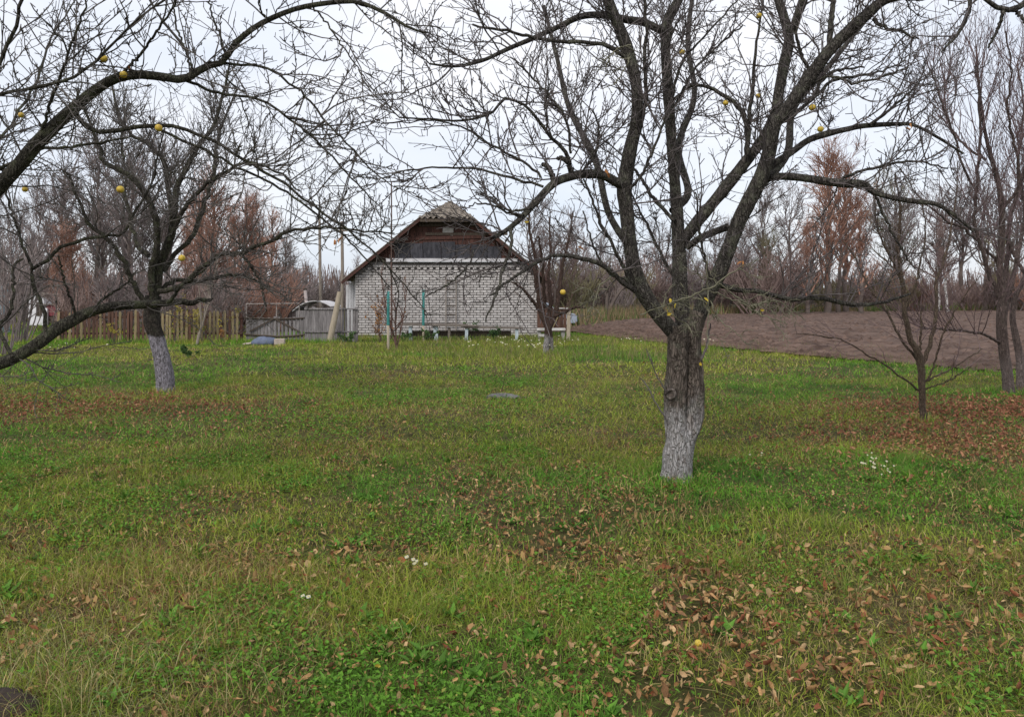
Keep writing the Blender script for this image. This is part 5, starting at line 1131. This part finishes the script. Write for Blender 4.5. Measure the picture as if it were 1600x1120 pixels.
GB = 'bare bushes along the far edge of the field'; LBS = 'bare bushes behind the left fences'
for i, px in enumerate(range(862, 1720, 21)):
    bush(random.choice([0, 0, 0, 1, 2, 3]), px + random.uniform(-8, 8), random.uniform(66, 70) if px < 1000 else random.uniform(84, 92) + (px - 1000) * 0.012, random.uniform(405, 446), 'bare brownish bush in the thicket along the far edge of the field', GB, random.uniform(0.95, 1.35))
for i, px in enumerate(range(868, 1240, 30)):
    bush(random.choice([0, 0, 1]), px + random.uniform(-8, 8), random.uniform(72, 80), random.uniform(378, 412), 'taller bare mauve bush in the thicket right of the house', 'tall bare bushes right of the house', 1.1)
for i, px in enumerate(range(120, 480, 16)):
    bush(random.choice([2, 0, 0, 1, 1]), px + random.uniform(-7, 7), random.uniform(33, 44), random.uniform(405, 448), 'bare brownish bush crowded behind the left fences', LBS, 1.15)
for i, px in enumerate(range(-60, 125, 22)):
    bush(random.choice([3, 3, 0, 1]), px + random.uniform(-7, 7), random.uniform(50, 60), random.uniform(390, 430), 'bare olive brown bush beyond the far left outbuildings', 'bare bushes beyond the far left outbuildings', 1.2)
for px, d, t in ((-6, 22, 335), (30, 29, 352)):
    bush(1, px, d, t, 'grey bare bush standing at the far left beside the mossy low bough', 'grey bare bushes at the far left', 0.62)
for px in (455, 492, 522): bush(1, px, 62, 440, 'low grey bush beyond the garden shed', 'low grey bushes beyond the garden shed', 1.2)

# far wood as one mass
N = 7000; fxx = rng.uniform(-190, 190, N); fyy = rng.uniform(128, 150, N); hh = (4.5 + 5.0 * fbm(fxx, fyy * 0, 14, 9)) * rng.uniform(.45, 1.0, N)
P_ = np.zeros((N, 4, 3)); P_[:, 0] = np.stack([fxx, fyy, -0.2 + 0 * fxx], -1)
for j in range(1, 4): P_[:, j] = P_[:, j - 1] + np.stack([rng.normal(0, .35, N), rng.normal(0, .3, N), hh / 3], -1)
v, q = tubes(P_, np.repeat(np.array([[.16, .12, .09, .04]]), N, 0), 3)
tag(link('far_wood', mesh_np('far_wood', v, q), mc_brown), 'far brown wood closing the horizon', kind='stuff')

# ------------------------------------------------------------------ grass, weeds, litter
m_grass = attr_mat('grass_blade', 0.28, 0.75); m_weed = attr_mat('broad_weed_leaf', 0.22, 0.65); m_leaf = attr_mat('fallen_leaf_litter', 0.10, 0.8)
def area_pts(y0, y1, dens, side=1.5, k=0.70):
    A_ = (y1 - y0) * (k * (y0 + y1) + 2 * side); n = int(A_ * dens)
    y = rng.uniform(y0, y1, int(n * 1.6)); wmax = k * y1 + side; x = rng.uniform(-wmax, wmax, len(y)); ok = np.abs(x) < k * y + side; x, y = x[ok][:n], y[ok][:n]
    ok = ~in_field(x, y)
    ok &= ~((y > HD - 0.05) & (y < HD + 8) & (x > HC - HW) & (x < HC + HW))
    return x[ok], y[ok]
def spot(x, y, px, py, rx, ry):
    c = ground_at(px, py); return np.exp(-(((x - c.x) / rx) ** 2 + ((y - c.y) / ry) ** 2))
def litter(x, y):
    n = fbm(x, y, 0.8, 51, 3); n2 = fbm(x, y, 3.0, 61, 2)
    L = 0.10 + 0.42 * np.clip((n - 0.46) * 7, 0, 1.6) * np.clip((n2 - 0.22) * 3, 0, 1)
    L = L + 0.8 * spot(x, y, 90, 640, 2.6, 1.3) + 0.30 * spot(x, y, 330, 650, 2.2, 1.6) + 0.75 * spot(x, y, 720, 760, 0.55, 0.9) + 0.55 * spot(x, y, 800, 820, 0.7, 0.8) + 0.6 * spot(x, y, 880, 860, 0.3, 0.35)
    L = L + 1.0 * spot(x, y, 1080, 930, 0.16, 0.5) + 0.8 * spot(x, y, 1090, 975, 0.28, 0.22) + 0.95 * spot(x, y, 1060, 1085, 0.7, 0.30) + 0.85 * spot(x, y, 1270, 1040, 0.55, 0.35) + 0.6 * spot(x, y, 1500, 980, 0.5, 0.4) + 0.3 * spot(x, y, 1300, 940, 1.2, 0.6)
    L = L + 1.2 * spot(x, y, 1600, 640, 2.3, 1.3) + 0.9 * spot(x, y, 1480, 690, 1.3, 1.1) + 0.35 * spot(x, y, 1560, 800, 1.0, 1.2) + 0.3 * spot(x, y, 460, 1030, 0.5, 0.4) + 0.35 * spot(x, y, 500, 905, 0.5, 0.4) + 0.25 * spot(x, y, 1000, 790, 1.0, 0.6)
    path = [ground_at(*p) for p in ((690, 725), (750, 780), (810, 825), (885, 862), (985, 868), (1075, 895), (1085, 940), (1062, 985), (1010, 1035), (1050, 1090), (1120, 1110))]
    wob_ = (fbm(x, y, 0.5, 151, 3) - 0.5) * 0.5; dm = np.full(np.shape(x), 9.0)
    for a_, b_ in zip(path, path[1:]):
        dx, dy = b_.x - a_.x, b_.y - a_.y; t = np.clip(((x - a_.x) * dx + (y - a_.y) * dy) / (dx * dx + dy * dy), 0, 1); dm = np.minimum(dm, np.hypot(x - a_.x - t * dx, y - a_.y - t * dy))
    L = 0.62 * L + 0.6 * np.clip(1.15 - (dm + wob_) / 0.30, 0, 1) * np.clip((fbm(x, y, 0.35, 161, 2) - 0.22) * 3, 0, 1)
    return L
def greens(x, y, N):
    a = fbm(x, y, 2.2, 71, 3); b = fbm(x, y, 0.5, 81, 2); r = rng.random(N)
    gr = np.array([0.135, 0.300, 0.030]); dk = np.array([0.055, 0.170, 0.018]); yl = np.array([0.270, 0.320, 0.042]); st = np.array([0.44, 0.34, 0.15]); br = np.array([0.25, 0.15, 0.065])
    k = np.clip((a - 0.38) * 5, 0, 1); k = np.clip(k + 0.15 * np.clip((y - 9) / 10, 0, 1), 0, 1)[:, None]
    c = gr * (1 - k) + yl * k
    d_ = np.clip((b - 0.52) * 5, 0, 1)[:, None] * (1 - 0.8 * k); c = c * (1 - d_) + dk * d_
    sp_ = (r < 0.04 + 0.09 * k[:, 0] + 0.25 * np.clip(litter(x, y), 0, .6))[:, None]; c = np.where(sp_, st, c)
    bm_ = np.clip((fbm(x, y, 1.1, 77, 3) - 0.53) * 7, 0, 1) * np.clip((20 - y) / 8, 0.15, 1); c = np.where((rng.random(N) < 0.38 * bm_)[:, None], np.where(rng.random((N, 1)) < .5, br, st), c)
    return c * rng.uniform(0.5, 1.45, (N, 1))
def blades(name, x, y, h, w, lean, seg2=True, colf=greens):
    N = len(x); z = gz(x, y) - 0.004; a = rng.uniform(0, 2 * np.pi, N); la = rng.uniform(0, 2 * np.pi, N) + 0.0
    wd = np.stack([np.cos(a), np.sin(a), 0 * a], -1) * (w / 2)[:, None]; ld = np.stack([np.cos(la), np.sin(la), 0 * la], -1) * (h * lean)[:, None]
    b = np.stack([x, y, z], -1); up = np.array([0, 0, 1.0])
    hz_ = h * np.sqrt(np.clip(1 - (0.78 * np.clip(lean, 0, 1.22)) ** 2, 0.08, 1))
    tip = b + ld + up * hz_[:, None]; c = colf(x, y, N)
    if seg2:
        mid = b + ld * 0.30 + up * (hz_ * 0.62)[:, None]
        V = np.stack([b - wd, b + wd, mid - wd * 0.8, mid + wd * 0.8, tip], 1); T_ = np.array([[0, 1, 3], [0, 3, 2], [2, 3, 4]]); m = 5
    else: V = np.stack([b - wd, b + wd, tip], 1); T_ = np.array([[0, 1, 2]]); m = 3
    return V.reshape(-1, 3), (T_[None] + m * np.arange(N)[:, None, None]).reshape(-1, 3), np.repeat(c, m, 0)
def add_grass(name, label, parts):
    V, T_, C_, o = [], [], [], 0
    for v, t, c in parts: V.append(v); T_.append(t + o); C_.append(c); o += len(v)
    tag(link(name, mesh_np(name, np.concatenate(V), np.concatenate(T_), np.concatenate(C_)), m_grass), label, kind='stuff')
gp_ = []
for (y0, y1, dn, hlo, hhi, w0, seg2) in ((2.3, 5.0, 7200, .026, .080, .0034, True), (5.0, 9.0, 2600, .026, .070, .0050, True), (9.0, 16.0, 1000, .03, .08, .0085, False), (16.0, 37.0, 270, .045, .11, .018, False)):
    x, y = area_pts(y0, y1, dn); L = litter(x, y); keep = rng.random(len(x)) > np.clip(L * 0.8, 0, 0.88); x, y = x[keep], y[keep]; N = len(x)
    tall = np.clip((fbm(x, y, 0.9, 91, 2) - 0.50) * 5, 0, 1) * 0.8 + np.clip((fbm(x, y, 0.28, 95, 2) - 0.55) * 6, 0, 1) * 0.5
    if y0 > 15: tall = tall * 0.5 + 0.9 * np.exp(-((y - 25) / 5) ** 2) * np.exp(-((x - 0.5) / 5) ** 2)
    h = rng.uniform(hlo, hhi, N) * (1 + 0.9 * tall); gp_.append(blades('g', x, y, h, w0 * rng.uniform(.6, 1.4, N), np.abs(rng.normal(1.0, 0.4, N)), seg2))
# arching tufts, mostly in the right foreground and lower left
tx, ty = [], []
cx_, cy_ = area_pts(2.4, 8.0, 7)
pr = np.clip((fbm(cx_, cy_, 1.1, 101, 2) - 0.42) * 3, 0, 1) * np.where(cx_ > 0.25, 1.0, 0.35) + 0.8 * spot(cx_, cy_, 140, 1070, 0.5, 0.4)
s_ = rng.random(len(cx_)) < pr * np.clip(1 - 1.5 * litter(cx_, cy_), 0, 1); cx_, cy_ = cx_[s_], cy_[s_]
nb = rng.integers(50, 150, len(cx_)); tx = np.repeat(cx_, nb) + rng.normal(0, 0.07, nb.sum()); ty = np.repeat(cy_, nb) + rng.normal(0, 0.07, nb.sum()); N = len(tx)
def tuftcol(x, y, N):
    c = greens(x, y, N); gcol = np.array([0.11, 0.235, 0.032]); return c * 0.5 + gcol * 0.5 * rng.uniform(.6, 1.4, (N, 1))
gp_.append(blades('g', tx, ty, rng.uniform(.07, .20, N), rng.uniform(.0022, .0042, N), np.abs(rng.normal(0.85, 0.3, N)), True, tuftcol))
# coarse dry stems lower left
x = rng.normal(ground_at(90, 1060).x, 0.45, 900); y = np.abs(rng.normal(3.35, 0.3, 900) - 2.2) + 2.2
gp_.append(blades('g', x, y, rng.uniform(.08, .24, 900), rng.uniform(.002, .004, 900), np.abs(rng.normal(1.0, .25, 900)), True, lambda x, y, N: np.array([0.42, 0.36, 0.18]) * rng.uniform(.55, 1.3, (N, 1)) * np.where(rng.random((N, 1)) < .4, np.array([.55, .8, .6]), 1.0)))
add_grass('grass', 'short green and yellowing orchard grass', gp_)
# tall pale grass before the house, round posts and along the field
x, y = area_pts(20, 30.5, 95); s_ = np.exp(-((x - 0.6) / 4.5) ** 2) * np.clip((fbm(x, y, 1.4, 111) - 0.3) * 3, 0, 1); k_ = rng.random(len(x)) < s_; x, y = x[k_], y[k_]; N = len(x)
tallp = [blades('g', x, y, rng.uniform(.12, .34, N), rng.uniform(.010, .022, N), np.abs(rng.normal(.35, .2, N)), True, lambda x, y, N: np.where(rng.random((N, 1)) < .7, np.array([.17, .22, .045]), np.array([.25, .21, .10])) * rng.uniform(.6, 1.25, (N, 1)))]
x = rng.uniform(-17, -6, 4500); y = rng.normal(28.0, 0.35, 4500); tallp.append(blades('g', x, y, rng.uniform(.06, .26, 4500), rng.uniform(.012, .025, 4500), np.abs(rng.normal(.4, .2, 4500)), False))
x = rng.uniform(HC - HW - .3, HC + HW + .6, 3000); y = HD - 0.12 - np.abs(rng.normal(0, .3, 3000)); tallp.append(blades('g', x, y, rng.uniform(.08, .30, 3000), rng.uniform(.012, .025, 3000), np.abs(rng.normal(.4, .2, 3000)), False))
t_ = rng.integers(0, nU, 14000); x = A[t_, 0] + rng.normal(0, .25, 14000); y = A[t_, 1] - np.abs(rng.normal(0, .5, 14000)) + .25 * rng.random(14000) + 0.7 * np.clip(fbm(A[t_, 0], A[t_, 1], 0.9, 171, 2) - .45, 0, 1); tallp.append(blades('g', x, y, rng.uniform(.05, .16, 14000), rng.uniform(.008, .018, 14000), np.abs(rng.normal(.5, .2, 14000)), False))
ex, ey = mb.x, mb.y
for (bx_, by_, rr, n_) in ((mb.x, mb.y, .21, 420), (lb.x, lb.y, .18, 260), (yb.x, yb.y, .1, 160), (rb.x, rb.y, .35, 300), (hb.x, hb.y, .2, 200)):
    a_ = rng.uniform(0, 6.28, n_); r_ = rr + np.abs(rng.normal(0, .06, n_)); tallp.append(blades('g', bx_ + np.cos(a_) * r_, by_ + np.sin(a_) * r_, rng.uniform(.05, .15, n_), rng.uniform(.004, .007, n_) * max(1, by_ / 8), np.abs(rng.normal(.5, .2, n_)), True))
fi = rng.integers(0, 55, 420); fj = rng.integers(0, nU, 420); wx = np.repeat(fx[fi, fj], 9) + rng.normal(0, .09, 3780); wy = np.repeat(fy[fi, fj], 9) + rng.normal(0, .09, 3780)
vb_, tb_, cb_ = blades('g', wx, wy, rng.uniform(.10, .28, 3780), rng.uniform(.012, .024, 3780), np.abs(rng.normal(.5, .3, 3780)), False, lambda x, y, N: np.where(rng.random((N, 1)) < .5, np.array([.12, .17, .04]), np.array([.26, .20, .11])) * rng.uniform(.6, 1.2, (N, 1))); tallp.append((vb_, tb_, cb_))
add_grass('tall_grass', 'taller pale grass before the house, round trunks and sparse in the field', tallp)
# strip beyond the field
N = 9000; t_ = rng.random(N); ui = (t_ * (nU - 1)).astype(int); x = B_[ui, 0] + rng.uniform(-3, 1, N); y = B_[ui, 1] + np.abs(rng.normal(0, 4, N)); 
x2 = rng.uniform(0.5, 14, 9000); y2 = rng.uniform(37, 75, 9000); k_ = ~in_field(x2, y2); x2, y2 = x2[k_], y2[k_]
colfar = lambda x, y, N: np.where(rng.random((N, 1)) < np.clip((fbm(x, y, 9, 131) - .25) * 2, 0, 1)[:, None], np.array([.24, .175, .10]), np.array([.11, .15, .045])) * rng.uniform(.6, 1.3, (N, 1))
lx_ = rng.uniform(-60, -14, 9000); ly_ = rng.uniform(29.5, 60, 9000)
add_grass('far_grass', 'dull grass strip along the far field edge and behind the fences', [blades('g', x, y, rng.uniform(.4, 1.3, N), rng.uniform(.06, .14, N), np.abs(rng.normal(.35, .2, N)), False, colfar),
          blades('g', x2, y2, rng.uniform(.1, .28, len(x2)), rng.uniform(.03, .07, len(x2)), np.abs(rng.normal(.4, .2, len(x2))), False, colfar), blades('g', lx_, ly_, rng.uniform(.1, .35, 9000), rng.uniform(.03, .06, 9000), np.abs(rng.normal(.4, .2, 9000)), False)])

# broad leaved weeds: pointed leaf of four faces
WV = np.array([[0, 0, 0], [.42, .30, .12], [.42, -.30, .12], [1, 0, .02]]); WF = np.array([[0, 3, 1], [0, 2, 3]])
def weeds(x, y, size, tilt, cols, zoff):
    N = len(x); a = rng.uniform(0, 2 * np.pi, N); t = np.abs(rng.normal(tilt, .3, N)); ca, sa, ct, st_ = np.cos(a), np.sin(a), np.cos(t), np.sin(t)
    L = WV[None] * np.stack([size, size * rng.uniform(.6, 1.5, N), size], -1)[:, None]
    xr = L[..., 0] * ct[:, None] - L[..., 2] * st_[:, None]; zr = L[..., 0] * st_[:, None] + L[..., 2] * ct[:, None]
    V = np.stack([xr * ca[:, None] - L[..., 1] * sa[:, None] + x[:, None], xr * sa[:, None] + L[..., 1] * ca[:, None] + y[:, None], zr + (gz(x, y) + zoff)[:, None]], -1)
    return V.reshape(-1, 3), (WF[None] + 4 * np.arange(N)[:, None, None]).reshape(-1, 3), np.repeat(cols, 4, 0)
wp = []
for (y0, y1, dn, s0, s1) in ((2.3, 5, 7000, .008, .032), (5, 9, 3000, .012, .032), (9, 16, 600, .02, .045)):
    x, y = area_pts(y0, y1, dn); k_ = rng.random(len(x)) < np.clip((fbm(x, y, .7, 141) - .44) * 6, .05, 1) * np.where(x > 0.8, .40, 1.0) * np.clip(1.1 - 1.3 * litter(x, y), .08, 1); x, y = x[k_], y[k_]; N = len(x)
    c = np.array([.105, .235, .022]) * rng.uniform(.45, 1.35, (N, 1)); yl = rng.random((N, 1)) < .10; c = np.where(yl, np.array([.28, .28, .06]) * rng.uniform(.6, 1.2, (N, 1)), c)
    wp.append(weeds(x, y, rng.uniform(s0, s1, N), .35, c, rng.uniform(.005, .055, N)))
# dandelion like rosettes
cx_, cy_ = area_pts(2.4, 8, 5); ex_ = [ground_at(*p) for p in ((660, 1010), (640, 985), (690, 1040), (720, 1090), (300, 690), (1050, 830), (990, 900), (760, 1060), (600, 1000), (830, 1000), (415, 715), (430, 830))]
cx_ = np.concatenate([cx_, [e.x for e in ex_]]); cy_ = np.concatenate([cy_, [e.y for e in ex_]]); nb = rng.integers(9, 18, len(cx_)); x = np.repeat(cx_, nb) + rng.normal(0, .02, nb.sum()); y = np.repeat(cy_, nb) + rng.normal(0, .02, nb.sum()); N = len(x)
v, t, c = weeds(x, y, rng.uniform(.035, .095, N), .38, np.array([.10, .215, .028]) * rng.uniform(.6, 1.4, (N, 1)), np.full(N, .01))
v = v.reshape(-1, 4, 3); ctr = v[:, :1]; ax = v[:, 3:4] - ctr; ax /= np.linalg.norm(ax, axis=2, keepdims=True); proj = ((v - ctr) * ax).sum(2, keepdims=True) * ax; v = ctr + proj + (v - ctr - proj) * 0.55
wp.append((v.reshape(-1, 3), t, c))
V, T_, C_, o_ = [], [], [], 0
for v, t, c in wp: V.append(v); T_.append(t + o_); C_.append(c); o_ += len(v)
tag(link('ground_weeds', mesh_np('ground_weeds', np.concatenate(V), np.concatenate(T_), np.concatenate(C_)), m_weed), 'clover, dandelion and other broad leaved weeds in the grass', kind='stuff')

# fallen leaves: the largest in view one by one, the others as litter
PAL = np.array([[.36, .220, .095], [.27, .150, .062], [.18, .088, .040], [.44, .30, .150], [.24, .090, .040], [.12, .062, .033]])
def leafcols(x, y, N):
    red = np.clip(spot(x, y, 1600, 640, 3, 2) + spot(x, y, 90, 640, 4, 2.2), 0, 1); c = PAL[rng.choice(6, N, p=[.28, .22, .14, .16, .12, .08])]
    k = (rng.random(N) < red * .75)[:, None]; c = np.where(k, np.array([.21, .082, .05]), c); return c * rng.uniform(.7, 1.25, (N, 1))
pos, siz, col_ = [], [], []
for (y0, y1, base, s0, s1, sp_) in ((2.5, 5.2, 900, .014, .062, .03), (5.2, 9, 760, .014, .044, .025), (9, 17, 280, .020, .046, .03), (17, 30, 18, .04, .08, .03)):
    x, y = area_pts(y0, y1, base); L = litter(x, y) + (0.05 if y0 < 9 else .02); k_ = rng.random(len(x)) < L; x, y, L = x[k_], y[k_], L[k_]; N = len(x)
    z = gz(x, y) + rng.uniform(.008, .040, N) + .028 * np.clip(L, 0, 1) * rng.random(N); pos.append(np.stack([x, y, z], -1)); siz.append((s0 + (s1 - s0) * rng.random(N) ** 1.5) * rng.uniform(.75, 1.15, N)); col_.append(leafcols(x, y, N))
for px, py, rx, ry, n in ((1610, 640, 1.7, 0.9, 4200), (1470, 690, 1.0, 0.9, 1400), (80, 640, 2.0, .9, 2600)):
    c = ground_at(px, py); x = rng.normal(c.x, rx, n); y = rng.normal(c.y, ry, n); k_ = ~in_field(x, y) & (y > 4); x, y = x[k_], y[k_]; N = len(x)
    pos.append(np.stack([x, y, gz(x, y) + rng.uniform(.015, .07, N)], -1)); siz.append(rng.uniform(.028, .065, N)); col_.append(np.array([.22, .088, .050]) * rng.uniform(.6, 1.35, (N, 1)) * np.where(rng.random((N, 1)) < .3, np.array([1.5, 1.9, 1.8]), 1))
x, y = area_pts(3.2, 10.5, 170); k_ = rng.random(len(x)) < np.clip((fbm(x, y, 1.5, 181, 3) - .36) * 4, .12, 1); x, y = x[k_], y[k_]; N = len(x)
pos.append(np.stack([x, y, gz(x, y) + rng.uniform(.02, .06, N)], -1)); siz.append(rng.uniform(.012, .030, N)); col_.append(leafcols(x, y, N) * 1.1)
pos, siz, col_ = np.concatenate(pos), np.concatenate(siz), np.concatenate(col_)
u_ = pos[:, 0] / pos[:, 1] * F; v_ = (CZ - pos[:, 2]) / pos[:, 1] * F + HY
vis = (np.abs(u_) < 800) & (v_ < 1118); score = np.where(vis, siz / pos[:, 1], 0); order = np.argsort(-score); big, restl = order[:300], order[300:]
tag(link('leaf_litter', leaves_mesh('leaf_litter', pos[restl], siz[restl], .6, col_[restl]), m_leaf), 'brown fallen leaves and leaf fragments scattered through the grass', kind='stuff')
m_lv = {}
for nme, c1, c2 in (('tan', (.28, .145, .055), (.44, .26, .115)), ('brown', (.16, .08, .036), (.28, .145, .06)), ('red_brown', (.15, .05, .024), (.27, .095, .04)), ('pale', (.36, .22, .105), (.50, .34, .18))):
    m_lv[nme] = simple(nme + '_leaf', c1, c2, 9, .8, rnd=.2)
variants = []
for k in range(20):
    nme = ('tan', 'brown', 'tan', 'pale', 'red_brown')[k % 5]; N = 1
    sv = np.array([[-.78, .01, .10], [-.52, 0, .03], [-.34, .17, .07], [-.05, .29, .11], [.25, .22, .07], [.5, 0, .02], [.25, -.22, .09], [-.05, -.28, .08], [-.34, -.18, .10], [-.2, 0, .0], [.15, 0, .0]], float)
    cw = random.uniform(-1.0, 2.6); sv[:, 2] *= random.uniform(.6, 3.6); sv[:, 2] += cw * .22 * sv[:, 0] ** 2; sv[:, 1] *= random.uniform(.5, 1.0); sv[2:9, :2] *= rng.uniform(.72, 1.22, (7, 1)); sv[:, 1] += .12 * random.uniform(-1, 1) * sv[:, 0]
    tri = np.array([[0, 1, 9], [1, 2, 9], [2, 3, 9], [3, 10, 9], [3, 4, 10], [4, 5, 10], [5, 6, 10], [6, 7, 10], [7, 9, 10], [7, 8, 9], [8, 1, 9]])
    me = mesh_np('fallen_leaf', sv, tri, smooth=True); me.materials.append(m_lv[nme]); variants.append((me, nme))
lab = {'tan': 'tan curled fallen leaf lying in the foreground grass', 'brown': 'mid brown curled fallen leaf lying in the foreground grass', 'red_brown': 'dark red brown fallen leaf lying in the foreground grass', 'pale': 'pale buff fallen leaf lying in the foreground grass'}
for j, i_ in enumerate(big):
    me, nme = random.choice(variants); o = bpy.data.objects.new('fallen_leaf', me); COL.objects.link(o); o.location = tuple(pos[i_]); s = float(siz[i_]) * .95; o.scale = (s, s, s)
    o.rotation_euler = (random.gauss(0, .6), random.gauss(0, .6), random.uniform(0, 6.28)); tag(o, lab[nme], 'leaf', nme.replace('_', ' ') + ' fallen leaves in the foreground grass')

# small singular things in the grass
def flowers(name, label, pts, n, sx_, sy_, h, petal, stem_c, spread=.0):
    o = None; vs, ts, cs, off = [], [], [], 0
    for (px, py) in pts:
        g0 = ground_at(px, py)
        for i in range(n):
            x, y = g0.x + random.gauss(0, sx_), g0.y + random.gauss(0, sy_); hh_ = h * random.uniform(.6, 1.1); z0 = gz1(x, y)
            a = np.arange(6) * np.pi / 3; r = petal * random.uniform(.7, 1.2); tl = random.uniform(-.5, .5)
            ring = np.stack([x + r * np.cos(a), y + r * np.sin(a) * .8, z0 + hh_ + r * .5 * np.sin(a + tl) + np.where(np.arange(6) % 2, .004, 0)], -1)
            vs += [ring, np.array([[x, y, z0 + hh_ + .004], [x - .004, y, z0], [x + .004, y, z0]])]; ts += [np.array([[6, k, (k + 1) % 6] for k in range(6)] + [[7, 8, 6]]) + off]; off += 9
            cs += [np.tile([[.55, .55, .49]], (6, 1)), np.array([[.6, .5, .15]]), np.tile([stem_c], (2, 1))]
    tag(link(name, mesh_np(name, np.concatenate(vs), np.concatenate(ts), np.concatenate(cs)), m_weed), label, kind='stuff')
random.seed(77)
flowers('white_flowers', 'scattered white flowers in the tall grass before the house', [(px, random.uniform(543, 556)) for px in range(735, 905, 9)] + [(1000, 545), (975, 548), (105, 558), (150, 560), (82, 556), (1062, 547), (1100, 548)], 3, .35, .5, .34, .024, (.09, .12, .04))
flowers('white_flowers', 'cluster of small white flowers in the lawn right of the big trunk', [(1365, 735), (1358, 728), (1376, 738), (1377, 748)], 5, .06, .06, .09, .011, (.05, .10, .03))
flowers('white_flowers', 'few tiny white flowers in the near lawn', [(643, 882), (650, 886), (1182, 716), (474, 945), (1345, 735)], 3, .025, .025, .07, .012, (.05, .10, .03))
sg = ground_at(788, 622); slab = blob('grey_slab', .26, .13, .075, simple('dark_stone', (.07, .072, .068), (.17, .165, .16), 8, .95, bump=.5), None, (sg.x, sg.y, gz1(sg.x, sg.y) - .015), 6, .25, .35)
tag(slab, 'low grey stone lump sunk in the lawn between house and big trunk', 'stone')
eg = ground_at(2, 1112); tag(blob('earth_mound', .15, .10, .06, simple('dark_earth', (.02, .014, .011), (.06, .042, .033), 14, .95, bump=.8), None, (eg.x, eg.y, gz1(eg.x, eg.y) - .01), 9, .3, .3), 'dark brown earth mound at the lower left corner of the lawn', 'mound')
for px, py, s, lb_ in ((642, 985, .035, 'bright yellow fallen leaf on the green rosette in the near lawn'), (588, 1060, .03, 'small yellow leaf low in the near grass left of the rosettes'), (1097, 570, .05, 'yellow leaf glowing beside the big double trunk')):
    g0 = ground_at(px, py) if py > 600 else P3(px, py, 7.0); z0 = gz1(g0.x, g0.y) + .06 if py > 600 else g0.z
    o = bpy.data.objects.new('yellow_leaf', variants[0][0].copy()); o.data.materials.clear(); o.data.materials.append(m_yel); COL.objects.link(o); o.location = (g0.x, g0.y, z0); o.scale = (s * 1.6,) * 3; o.rotation_euler = (.9, .3, random.uniform(0, 6)); tag(o, lb_, 'leaf')
